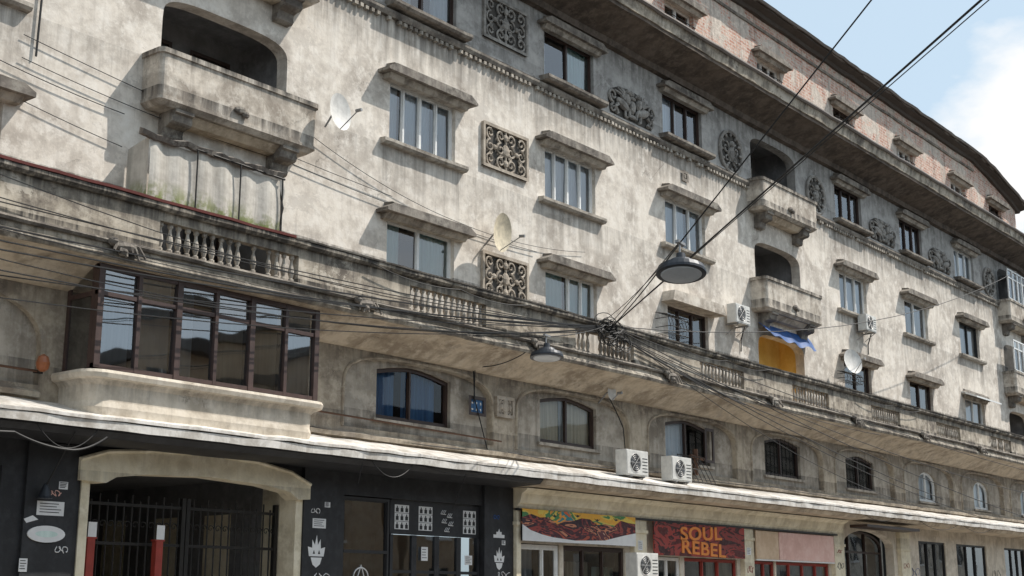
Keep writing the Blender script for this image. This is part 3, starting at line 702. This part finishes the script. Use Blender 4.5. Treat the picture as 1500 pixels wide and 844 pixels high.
# ---------------------------------------------------------------- signs as own objects
def sign(name): return empty(name)
mu=sign('mural_panel')
b=G('board','mural',mu); box(b,3.2,7.75,.2,.24,1.26,1.72)
b=G('upper_band','muraltop',mu)
up=[(3.2+4.55*i/14,1.78+.07*math.sin(i*1.1)+.05*math.sin(i*2.7)) for i in range(15)]
prism(b,[(3.2,1.97),(7.75,1.97)]+[(s,z) for s,z in up[::-1]],.205,.243)
box(G('board','mural',mu),3.2,7.75,.2,.238,1.7205,1.96)
b=G('torn_edge','paper',mu); prism(b,[(3.2,1.26),(3.2,1.62),(3.5,1.5),(3.9,1.42),(4.3,1.37),(5.2,1.32),(6.4,1.36),(7.2,1.5),(7.75,1.58),(7.75,1.26)],.2,.246)
b=G('painted_birds','dark',mu)
for (px,pz) in ((4.4,1.86),(5.3,1.9),(6.1,1.84),(6.9,1.88)):
    prism(b,[(px-.14,pz+.03),(px-.05,pz),(px,pz+.02),(px+.06,pz),(px+.15,pz+.04),(px+.05,pz-.02),(px,pz-.04),(px-.06,pz-.02)],.2435,.246)
so=sign('shop_sign')
box(G('board','signred',so),8.6,13.25,.2,.24,1.08,1.92)
def text(par,body,s,n,z,size,mat,shear=0,rot=0,ext=.01):
    cu=bpy.data.curves.new('lettering','FONT'); cu.body=body; cu.size=size; cu.align_x='CENTER'; cu.extrude=ext; cu.shear=shear; cu.offset=.010
    cu.space_character=1.08
    o=bpy.data.objects.new('lettering',cu); scene.collection.objects.link(o); o.location=M(s,n,z); o.rotation_euler=(math.radians(90),math.radians(-rot),0)
    cu.materials.append(MAT[mat]); o.parent=par; return o
t1=text(so,'SOUL',10.9,.25,1.52,.48,'orange',0,2); t1.scale.x=1.7
t2=text(so,'REBEL',11.0,.25,1.13,.48,'orange',0,-2); t2.scale.x=1.7
pk=sign('boarded_shop_panel')
box(G('plywood','ply',pk),14.1,15.45,.1,.14,1.1,1.9); box(G('pink_board','pink',pk),15.48,19.1,.1,.145,1.1,1.9); box(G('batten','paper',pk),14.1,19.1,.1,.15,1.06,1.095)
def poster(x,z,nx=2,nz=3,sheet=True):
    e=sign('window_poster')
    w,h=.21,.25
    box(G('sheet','paper',e),x-w,x+w,-.079,-.074,z-h,z+h)
    for i in range(nx+1):
        for j in range(nz):
            cx=x-w+2*w*(i+.5)/(nx+1); cz=z-h+2*h*(j+.5)/nz
            bq=G('pictograms','dark',e)
            box(bq,cx-.04,cx+.04,-.0735,-.07,cz-.06,cz+.02); box(bq,cx-.014,cx+.014,-.0735,-.07,cz+.0205,cz+.06)
            box(bq,x-w,x+w,-.0737,-.071,z-h+2*h*j/nz-.004,z-h+2*h*j/nz+.004)
poster(-.38,1.62); poster(.34,1.62); poster(1.75,1.6)
e=sign('window_poster')
bq=G('pictograms','paper',e)
for cx,cz in ((.9,1.78),(1.1,1.72),(.93,1.60),(1.14,1.55),(1.02,1.42)):
    for q in (-.05,0,.05): tube(bq,[(cx+q-.03,-.076,cz-.03),(cx+q+.03,-.076,cz+.045)],.008,4)
    tube(bq,[(cx-.08,-.076,cz-.035),(cx+.08,-.076,cz-.04)],.008,4)
def notice(x,z,w,h,n=.125):
    e=sign('paper_notice'); box(G('sheet','paper',e),x-w,x+w,n-.003,n+.003,z-h,z+h)
    for k in range(4): box(G('print','dark',e),x-w*.8,x+w*R.uniform(.3,.8),n+.0035,n+.005,z+h*.6-k*h*.4,z+h*.6-k*h*.4+.012)
notice(-8.55,1.38,.24,.11,.065); notice(-2.8,1.39,.17,.09,.065); notice(8.1,1.3,.1,.12,.145); notice(13.65,1.3,.12,.1,.145)
notice(-2.6,1.75,.07,.05,.065); notice(2.75,1.2,.06,.05,.065); notice(-8.35,1.75,.08,.06,.065); notice(-8.95,.5,.07,.1,.065); notice(.3,.9,.1,.14,-.055); notice(1.7,.8,.12,.1,-.055)
def stickmark(x,z,n,k=1.0):
    e=sign('stencil_mark'); b=G('mark','paper',e)
    prism(b,[(x-.17*k,z-.16*k),(x+.17*k,z-.16*k),(x+.2*k,z+.0),(x+.1*k,z-.03),(x+.09*k,z+.13*k),(x+.03*k,z+.03*k),(x,z+.2*k),(x-.04*k,z+.03*k),(x-.1*k,z+.12*k),(x-.1*k,z-.02),(x-.2*k,z)],n,n+.004)
    prism(b,[(x-.13*k,z-.18*k),(x-.08*k,z-.3*k),(x,z-.35*k),(x+.09*k,z-.29*k),(x+.13*k,z-.18*k)],n,n+.004)
    d=G('holes','dark',e)
    for q in (-.06,.06): prism(d,[(x+q*k-.03,z-.12*k),(x+q*k+.03,z-.12*k),(x+q*k,z-.05*k)],n+.0045,n+.006)
stickmark(-2.85,.95,.063,1.1); stickmark(2.6,.92,.063,.9)
prism(G('mark2','paper',sign('stencil_mark')),[(2.4,1.30),(2.78,1.30),(2.78,1.37),(2.68,1.37),(2.68,1.43),(2.62,1.43),(2.6,1.5),(2.56,1.43),(2.5,1.43),(2.5,1.37),(2.4,1.37)],.063,.067)
def tag(x,z,n,w,h,mat,th=.008):
    e=sign('graffiti_tag'); b=G('paint',mat,e); pts=[]; ph=R.uniform(0,6)
    for k in range(26):
        t=k/25; pts.append((x-w+2*w*t+.25*w*math.sin(t*23+ph),n,z+h*math.sin(t*17+ph)*R.uniform(.6,1)))
    tube(b,pts,th,4)
for (x,z,n,w,h,m) in ((-8.5,1.62,.064,.12,.05,'pink'),(-8.3,.75,.064,.12,.06,'paper'),(-2.7,.4,.064,.2,.07,'paper'),(-2.9,1.62,.064,.12,.05,'paper'),(2.7,.5,.064,.22,.08,'paper'),(2.5,1.75,.064,.1,.05,'tarp'),(8.1,.9,.145,.18,.1,'dark'),(13.7,.8,.145,.16,.12,'red'),(19.5,1.0,.145,.22,.12,'dark'),(25.6,.9,.01,.5,.15,'tarp'),(19.5,1.45,.145,.15,.06,'red'),(24.7,1.1,.145,.25,.1,'red'),(33.9,.9,.01,.5,.2,'dark')):
    tag(x,z,n,w,h,m)
e=sign('graffiti_tag'); b=G('paint','paper',e); tube(b,[(-1.5+.2*math.cos(a),-.09,.42+.17*math.sin(a)) for a in [2*math.pi*i/18 for i in range(19)]],.014,4)
tube(b,[(-1.66,-.09,.24),(-1.5,-.09,.64),(-1.34,-.09,.24)],.014,4); tube(b,[(-1.75,-.09,.38),(-1.25,-.09,.38)],.014,4)
e=sign('oval_sign')
prism(G('plate','paper',e),[(-8.6+.33*math.cos(a),.98+.13*math.sin(a)) for a in [2*math.pi*i/24 for i in range(24)]],.065,.09)
prism(G('mark','cgreen',e),[(-8.6+.2*math.cos(a),.98+.05*math.sin(a)) for a in [2*math.pi*i/16 for i in range(16)]],.0905,.093)
prism(G('sticker','paper',sign('paper_notice')),[(-8.95,1.14),(-8.75,1.2),(-8.85,1.26),(-9.0,1.2)],.063,.066)
# ---------------------------------------------------------------- AC units
def ac(s,n,z,w=.82,h=.56,d=.3):
    e=empty('air_conditioner')
    b=G('casing','acwhite',e); box(b,s-w/2,s+w/2,n,n+d,z,z+h); box(b,s-w/2+.02,s+w/2-.02,n+d+.0005,n+d+.012,z+.03,z+h-.03)
    f=n+d+.013; cx=s-.1
    dk=G('fan_opening','dark',e); dk.face([(cx+.22*math.cos(a),f+.001,z+h/2+.22*math.sin(a)) for a in [2*math.pi*i/20 for i in range(20)]])
    g=G('fan_guard','metal',e)
    for r in (.08,.13,.18,.225): tube(g,[(cx+r*math.cos(a),f+.012,z+h/2+r*math.sin(a)) for a in [2*math.pi*i/16 for i in range(17)]],.006,4)
    for k in range(8):
        a=math.pi*k/4; tube(g,[(cx,f+.014,z+h/2),(cx+.23*math.cos(a),f+.014,z+h/2+.23*math.sin(a))],.006,4)
    bl=G('fan_blades','metal',e)
    for k in range(4):
        a=math.pi/2*k; bl.face([(cx,f+.003,z+h/2),(cx+.19*math.cos(a-.3),f+.004,z+h/2+.19*math.sin(a-.3)),(cx+.19*math.cos(a+.35),f+.009,z+h/2+.19*math.sin(a+.35))])
    for k in range(5): box(G('louvres','dark',e),s+.2,s+w/2-.05,f+.0005,f+.003,z+.1+k*.08,z+.12+k*.08)
    br=G('brackets','metal',e)
    for q in (-.28,.28): box(br,s+q-.02,s+q+.02,max(0.003,n-.25),n+d+.02,z-.04,z-.001); tube(br,[(s+q,max(.01,n-.2),z-.3),(s+q,n+d,z-.03)],.012,4)
    tube(G('hose','cable',e),[(s+w/2,n+.1,z+.1),(s+w/2+.1,n+.05,z),(s+w/2+.12,.03,z-.35),(s+w/2+.1,.03,z-.7)],.02,6)
ac(13.35,.12,7.78); ac(22.35,.12,8.95)
ac(6.95,.55,2.92,.95,.62,.32); ac(9.0,.55,2.92,.95,.62,.32)
ac(7.3,.55,.48,.95,.6,.32)
# ---------------------------------------------------------------- dishes
def dish(s,n,z,r=.36,dirv=(.55,.8,.35),mat='dish'):
    e=empty('satellite_dish'); b=G('reflector',mat,e,True)
    c=Vector(M(s,n,z)); d=Vector((dirv[0],-dirv[1],dirv[2])).normalized(); u=d.cross(Vector((0,0,1))).normalized(); v=u.cross(d)
    if v.z<0: v=-v
    rings=[]
    for i in range(6):
        rr=r*i/5
        rings.append([b.V(tuple(c+u*rr*.92*math.cos(2*math.pi*k/24)+v*rr*math.sin(2*math.pi*k/24)+d*(.16*(rr/r)**2*r*1.2)),True) for k in range(24)])
    for i in range(5):
        for k in range(24): b.f.append([rings[i][k],rings[i][(k+1)%24],rings[i+1][(k+1)%24],rings[i+1][k]])
    a=G('arm','metal',e); foc=c+d*r*1.3-v*r*.2
    tube(a,[tuple(c-v*r*.95+d*.05),tuple(foc)],.012,5,True); tube(a,[tuple(foc-d*.05),tuple(foc+d*.08)],.035,8,True)
    tube(a,[tuple(c),tuple(c-d*.12),M(s-.05,.01 if n<.5 else n-.3,z-.25)],.02,6,True)
dish(-3.3,.75,9.35,.38,(.15,.9,.05)); dish(2.15,.42,8.12,.45,(.15,.85,-.1),'dishold'); dish(6.6,.35,4.98,.2,(.0,.9,.0)); dish(20.4,.5,7.6,.42,(-.3,.75,.15))
# ---------------------------------------------------------------- street lamps + cables
def cable(pts,r=.012,sag=0.0,name='overhead_cable',mat='cable'):
    e=B(name,mat)
    out=[]
    for (p,q) in zip(pts[:-1],pts[1:]):
        k=14
        for i in range(k):
            t=i/k; out.append((p[0]+(q[0]-p[0])*t,p[1]+(q[1]-p[1])*t,p[2]+(q[2]-p[2])*t-sag*4*t*(1-t)))
    out.append(pts[-1]); tube(e,out,r,5); return e.done()
def lamp(s,n,z,r,tilt=0):
    e=empty('street_lamp'); k=r/.33
    b=G('housing','lampbody',e)
    lathe(b,s,n,[(.02*k,z+.26*k),(.06*k,z+.26*k),(.07*k,z+.17*k),(.16*k,z+.15*k),(.2*k,z+.09*k),(.31*k,z+.06*k),(.335*k,z+.0*k),(.335*k,z-.035*k),(.31*k,z-.04*k)],28)
    lathe(G('lens','lens',e),s,n,[(.275*k,z-.0405*k),(.26*k,z-.055*k),(.1*k,z-.062*k)],28)
    tube(G('hanger','metal',e),[(s-.02,n,z+.26*k),(s-.02,n,z+.42*k)],.015,6)
    box(G('hanger','metal',e),s-.09,s+.09,n-.03,n+.03,z+.40*k,z+.44*k)
    c=Vector(M(s,n,z+.42*k)); d=(Vector((-20.62,-19.08,c.z))-c).normalized()
    ax=Vector((0,0,-1)).cross(d)
    e.matrix_world=Matrix.Translation(c)@Matrix.Rotation(math.radians(tilt),4,ax)@Matrix.Translation(-c)
lamp(-5.4,9.8,4.30,.335,10); lamp(.25,3.2,4.68,.33,5)
node=(5.6,1.12,6.4)
cable([node,(-5.2,14,7.1),(-13.5,24,7.62)],.017)
cable([node,(-5.2,14,7.02),(-13.5,24,7.5)],.008)
cable([(-5.42,9.8,4.72),(-7.62,14,6.67),(-8.7,16.1,7.7)],.010)
cable([(-5.42,9.8,4.72),node],.012,.05)
cable([(-5.42,9.8,4.74),(5.2,1.12,6.2)],.008,.03)
cable([(-5.42,9.8,4.70),(4.9,1.12,6.3)],.007,.12)
cable([(.25,3.2,5.08),(5.3,1.12,6.35)],.012,.05)
cable([(.25,3.2,5.08),(.6,.05,5.6)],.010,.03); cable([(.2,3.2,5.04),(-2.7,1.1,5.5)],.008,.05)
for e_,sg,r in (((-13,1.2,5.35),.25,.017),((-13,1.25,5.15),.35,.015),((-13,1.3,4.95),.3,.015),((-13,1.2,5.75),.15,.011),((-13,1.35,4.7),.5,.012),((-13,1.22,5.45),.5,.011),((-13,1.3,4.5),.3,.011),((-13,1.25,5.9),.35,.010),((-13,1.2,6.5),.7,.009),((-13,1.3,4.2),.45,.010),((-13,1.3,5.0),.7,.010)):
    cable([(5.5+R.uniform(-.2,.2),1.15,6.4-R.uniform(0,.2)),e_],r,sg)
for e_,sg,r in (((34,1.1,3.2),.3,.014),((26,1.1,3.4),.25,.014),((16,1.1,4.9),.2,.014),((38,1.15,4.1),.5,.012),((30,1.12,2.9),.45,.012),((21,1.1,5.2),.35,.010),((40,1.15,5.0),.3,.012),((12,1.12,5.2),.1,.016),((24,1.15,3.0),.6,.010)):
    cable([(5.6+R.uniform(-.2,.3),1.14,6.4-R.uniform(0,.25)),e_],r,sg)
cable([node,(34.5,1.6,13.2)],.012,1.0)
cable([(-9.7,.05,9.0),(-1,.06,8.3)],.008,.1); cable([(-9.7,.05,8.6),(-3.9,.06,8.3),(4,.06,8.1)],.008,.12); cable([(-14,.05,9.3),(-7.7,.06,8.2)],.009,.2); cable([(-3.3,.06,9.0),(1.2,.06,8.2),(6,.06,8.5)],.007,.15); cable([(-14,.05,8.9),(-7.7,.06,7.6)],.008,.15)
cable([(-9.4,.05,12),(-9.45,.05,8.7)],.02)
cable([(1.7,.05,5.0),(1.75,.05,4.3),(2.2,.05,3.2)],.014,0); cable([(6.9,.1,4.9),(7.5,.1,4.2),(7.6,.1,3.4)],.014,-.03); cable([(2.3,1.05,5.3),(1.7,.1,5.0),(1.72,.05,4.2)],.012,.1)
for a in (-2.6,8.5,19.5): cable([(a,1.13,6.36),(a+2.6,1.13,6.3),(a+5,1.13,6.38)],.010,R.uniform(.05,.18))
tn=B('cable_bundle','cable')
for k in range(26):
    a=R.uniform(0,6.28); c=(5.6+R.uniform(-.4,.4),1.17+R.uniform(-.02,.06),6.2+R.uniform(-.25,.25)); rr=R.uniform(.12,.34)
    tube(tn,[(c[0]+rr*1.3*math.cos(a+q),c[1]+.03*math.sin(q*2),c[2]+rr*.7*math.sin(a+q)) for q in [x*.4 for x in range(16)]],.011,4)
tn.done()
cable([(-16,.12,3.55),(-9.0,.12,3.5)],.022,0,'wall_pipe','rust'); cable([(-3.4,.12,3.52),(2.6,.12,3.42)],.02,0,'wall_pipe','rust')
cable([(10.9,.14,3.25),(10.9,.14,3.95)],.08,0,'wall_pipe','rust'); cable([(10.6,.16,3.75),(11.3,.16,3.7)],.05,0,'wall_pipe','rust')
for k in range(4): cable([(-3.2+k*6,.1+.05*k,3.2),(3+k*6,.1+.05*k,3.18)],.012,.06,'wall_cable')
e=empty('wall_lantern'); lathe(G('globe','insul',e),-9.0,.25,[(.03,3.48),(.09,3.52),(.11,3.62),(.08,3.72),(.02,3.76)],12); tube(G('bracket','iron',e),[(-9.0,.01,3.5),(-9.0,.25,3.46)],.02,6)
for x0,x1,d in ((-9.5,-8.4,.35),(-2.4,-1.2,.3),(-1.0,1.2,.12),(1.2,3.0,.1),(19.6,22,.15),(24,27.5,.25),(28,31,.2)):
    cable([(x0,1.0,2.58),(x1,1.0,2.58)],.009,d,'hanging_wire')
cable([(-13,1.1,2.4),(-9.9,1.1,2.38),(-8.9,1.08,2.2),(-8.3,1.08,2.45)],.018,.05,'hanging_wire'); cable([(-2.6,.98,2.5),(-2.62,.9,2.1)],.008,0,'hanging_wire')
cable([(.4,.98,2.5),(.42,.6,1.8)],.008,0,'hanging_wire'); cable([(-8.8,.98,2.5),(-8.75,.2,1.7)],.012,0,'hanging_wire')
lathe(G('shade','lampbody',empty('pendant_lamp')),-8.75,.2,[(.03,1.75),(.05,1.7),(.1,1.55),(.12,1.52)],12)
# ---------------------------------------------------------------- canvas + tarp
e=empty('balcony_canvas_screen'); b=G('canvas','canvas',e)
def cv(a,t):
    s=-7.55+a*2.95; z=6.3+t*(1.42-.04*math.sin(a*9)-.06*a)
    n=.62+.035*math.sin(a*14+t*2)*(.3+t*.2)+.02*math.sin(a*37)+.04*math.sin(t*3)
    return (s,n,z)
NA,NTt=50,12
for i in range(NA):
    for j in range(NTt):
        b.face([cv(i/NA,j/NTt),cv((i+1)/NA,j/NTt),cv((i+1)/NA,(j+1)/NTt),cv(i/NA,(j+1)/NTt)])
b.face([(-7.55,.02,6.3),(-7.55,.62,6.3),(-7.55,.62,7.72),(-7.55,.02,7.6)])
r_=G('rails','iron',e); tube(r_,[(-7.6,.70,7.73),(-4.55,.70,7.66)],.02,6)
for a in (.33,.66,1.0): tube(r_,[(-7.55+a*2.95,.70,6.4),(-7.55+a*2.95,.70,7.72-.06*a)],.016,6)
tube(r_,[(-4.6,.6,7.5),(-4.35,.45,7.2),(-4.3,.2,6.5)],.015,5)
b=G('folded_top','trim',e); extr(b,[(.60,7.68),(.70,7.67),(.74,7.75),(.62,7.80)],-7.75,-4.6,.13,.03)
e=empty('blue_tarpaulin'); b=G('sheet','tarp',e)
def tv(a,t): return (14.9+a*3.3+.06*math.sin(t*5),.05+.35*t+.03*math.sin(a*17)*t,8.14-.34*t-.08*math.sin(a*3.1)*t+.05*math.sin(a*23+t*2)*t-.12*a*t)
for i in range(40):
    for j in range(6): b.face([tv(i/40,j/6),tv((i+1)/40,j/6),tv((i+1)/40,(j+1)/6),tv(i/40,(j+1)/6)])
def basket(sc,z,w,h,n):
    e=empty('window_basket'); b=G('wires','iron',e)
    for k in range(7):
        x=sc-w+2*w*k/6; tube(b,[(x,.02,z+h),(x,n*.8,z+h*.85),(x,n,z+h*.3),(x,n*.9,z),(x,.02,z)],.01,4)
    for zz,nn in ((z,n*.9),(z+h*.3,n),(z+h*.7,n*.9)): tube(b,[(sc-w,.02,zz),(sc-w,nn,zz),(sc+w,nn,zz),(sc+w,.02,zz)],.01,4)
basket(9.75,6.9,.5,.6,.5); basket(20.9,7.0,.6,.35,.4)
e=empty('folding_rack'); b=G('bars','iron',e)
for k in range(7): tube(b,[(10.0+.22*k,.5,3.02),(9.8+.22*k,.25,3.72)],.01,4)
for q in (0,.5,1): tube(b,[(10-.2*q,.5-.25*q,3.02+.7*q),(11.3-.2*q,.5-.25*q,3.02+.7*q)],.012,4)
prism(G('window_hoods','box'),[(2*D-1.4,7.86),(2*D+1.45,7.86),(2*D+1.3,8.15),(2*D-1.3,8.15)],.002,.40)
extr(G('small_awning','white'),[(.01,7.95),(.6,7.72),(.6,7.78),(.01,8.02)],6*D-1.4,6*D+1.4,.7)
for z0 in (12.6,9.47):
    ob=G('glazed_balcony','white'); sc=7*D
    for k in range(7):
        x=sc-1.8+.6*k; box(ob,x-.03,x+.03,.5,.55,z0,z0+1.3)
    for z in (z0+.0,z0+.95,z0+1.3): box(ob,sc-1.83,sc+1.83,.497,.553,z-.03,z+.03)
    G('window_panes','glass').face([(sc-1.8,.52,z0),(sc+1.8,.52,z0),(sc+1.8,.52,z0+1.3),(sc-1.8,.52,z0+1.3)]); G('window_panes','glass').face([(sc-1.8,.02,z0),(sc-1.8,.52,z0),(sc-1.8,.52,z0+1.3),(sc-1.8,.02,z0+1.3)])
for k,b in list(ALL.items()): b.done()
# ---------------------------------------------------------------- ground + opposite side
def plain(name,mat,x0,x1,y0,y1,z):
    me=bpy.data.meshes.new(name); me.from_pydata([(x0,y0,z),(x1,y0,z),(x1,y1,z),(x0,y1,z)],[],[(0,1,2,3)]); me.materials.append(MAT[mat])
    o=bpy.data.objects.new(name,me); scene.collection.objects.link(o)
MAT['asphalt']=simple('asphalt',(.05,.05,.052),.9,var=.3,scale=3); MAT['paving']=plaster('paving',(.34,.32,.29),(.22,.2,.18),(.38,.36,.33),.5,.2,cracks=False); MAT['earth']=simple('earth',(.16,.14,.11),.95,scale=.3)
MAT['opp']=plaster('opposite_render',(.48,.36,.24),(.32,.23,.16),(.52,.42,.31),.6,.5,cracks=False)
plain('ground','earth',-600,600,-600,600,-.03); plain('road','asphalt',-120,160,-15.5,-3.6,.0)
def rawbox(b,x0,x1,y0,y1,z0,z1):
    p=[(x,y,z) for z in (z0,z1) for y in (y0,y1) for x in (x0,x1)]; i=[b.V(q,True) for q in p]
    for f in ((0,1,3,2),(4,6,7,5),(0,4,5,1),(2,3,7,6),(0,2,6,4),(1,5,7,3)): b.f.append([i[k] for k in f])
b=B('pavement','paving'); rawbox(b,-120,38,-3.6,.3,-.02,.13); rawbox(b,-120,160,-24,-15.5,-.02,.13); b.done()
b=B('kerb','sill'); rawbox(b,-120,38,-3.75,-3.602,-.02,.14); rawbox(b,-120,160,-15.498,-15.35,-.02,.14); b.done()
b=B('centre_line','paper')
for k in range(-15,20): rawbox(b,k*6,k*6+3,-9.6,-9.48,.0,.004)
b.done()
ob=empty('opposite_building')
for k,(x0,x1,h,m) in enumerate(((-60,-24,9.5,'opp'),(-23.5,-2,9.0,'opp'),(-1.5,8,8.6,'opp'),(8.5,13,11.2,'opp'),(13.5,18,9.2,'box'),(18.5,24,11.8,'opp'),(24.5,48,10,'opp'),(48.5,90,12,'box'))):
    b=B('walls_%s'%m,m,ob); rawbox(b,x0,x1,-36,-24,0,h); b.done()
    r_=B('roof','roof',ob); rawbox(r_,x0-.3,x1+.3,-36,-23.6,h+.002,h+.4); r_.done()
    w=B('windows','room',ob); wf=B('window_frames','white',ob); x=x0+1.5
    while x<x1-2:
        z=1.2
        while z<h-2:
            rawbox(w,x,x+1.4,-24.02,-23.96,z,z+1.7); rawbox(wf,x-.1,x+1.5,-24.02,-23.9,z-.12,z-.002); rawbox(wf,x+.66,x+.74,-24,-23.94,z,z+1.7); z+=3.2
        x+=3.1
    w.done(); wf.done()
# ---------------------------------------------------------------- world, sun, camera
sd=Vector((1.3,-1.0,2.2)).normalized()
el=math.asin(sd.z); rot=math.atan2(sd.x,sd.y)
w=bpy.data.worlds.new('World'); scene.world=w; w.use_nodes=True; nt=w.node_tree; nt.nodes.clear()
o=nt.nodes.new('ShaderNodeOutputWorld'); bg=nt.nodes.new('ShaderNodeBackground'); sky=nt.nodes.new('ShaderNodeTexSky'); sky.sky_type='NISHITA'
sky.sun_disc=False; sky.sun_elevation=el; sky.sun_rotation=rot; sky.dust_density=2.0; sky.air_density=1.0; sky.ozone_density=1.0
t=NT(nt); tc=nt.nodes.new('ShaderNodeTexCoord').outputs['Generated']
mp=nt.nodes.new('ShaderNodeMapping'); mp.inputs['Scale'].default_value=(1,1,2.0); t.lk(tc,mp.inputs[0])
n=nt.nodes.new('ShaderNodeTexNoise'); n.inputs['Scale'].default_value=5; n.inputs['Detail'].default_value=6; n.inputs['Roughness'].default_value=.55; t.lk(mp.outputs[0],n.inputs['Vector'])
vd=nt.nodes.new('ShaderNodeVectorMath'); vd.operation='DOT_PRODUCT'; t.lk(tc,vd.inputs[0]); vd.inputs[1].default_value=(.925,.275,.262)
bank=t.mr(vd.outputs['Value'],.985,.999,-.30,.26)
cl=t.mr(t.math('ADD',n.outputs['Fac'],bank),.47,.62)
high=t.mr(n.outputs['Fac'],.48,.70,0,.75)
cl=t.math('MAXIMUM',cl,t.math('MULTIPLY',high,t.mr(vd.outputs['Value'],.9,.6)),True)
hz=t.mix(.68,sky.outputs[0],(5.6,7.0,8.0))
c=t.mix(cl,hz,(8.2,8.1,8.0))
t.lk(c,bg.inputs[0]); bg.inputs[1].default_value=.13; t.lk(bg.outputs[0],o.inputs[0])
L=bpy.data.lights.new('sun','SUN'); L.energy=4.8; L.angle=math.radians(.5); L.color=(1,.94,.86)
lo=bpy.data.objects.new('sun',L); scene.collection.objects.link(lo); lo.rotation_euler=sd.to_track_quat('Z','Y').to_euler()
cam=bpy.data.cameras.new('camera'); co=bpy.data.objects.new('camera',cam); scene.collection.objects.link(co)
co.location=(-20.62,-19.08,EYE); th=.6768
co.rotation_euler=(math.radians(90)+.2278,0,th-math.pi/2)
cam.sensor_width=36; cam.lens=1961.6/1500*36; cam.clip_end=2000
scene.camera=co
scene.view_settings.view_transform='Standard'; scene.view_settings.look='None'; scene.view_settings.exposure=0
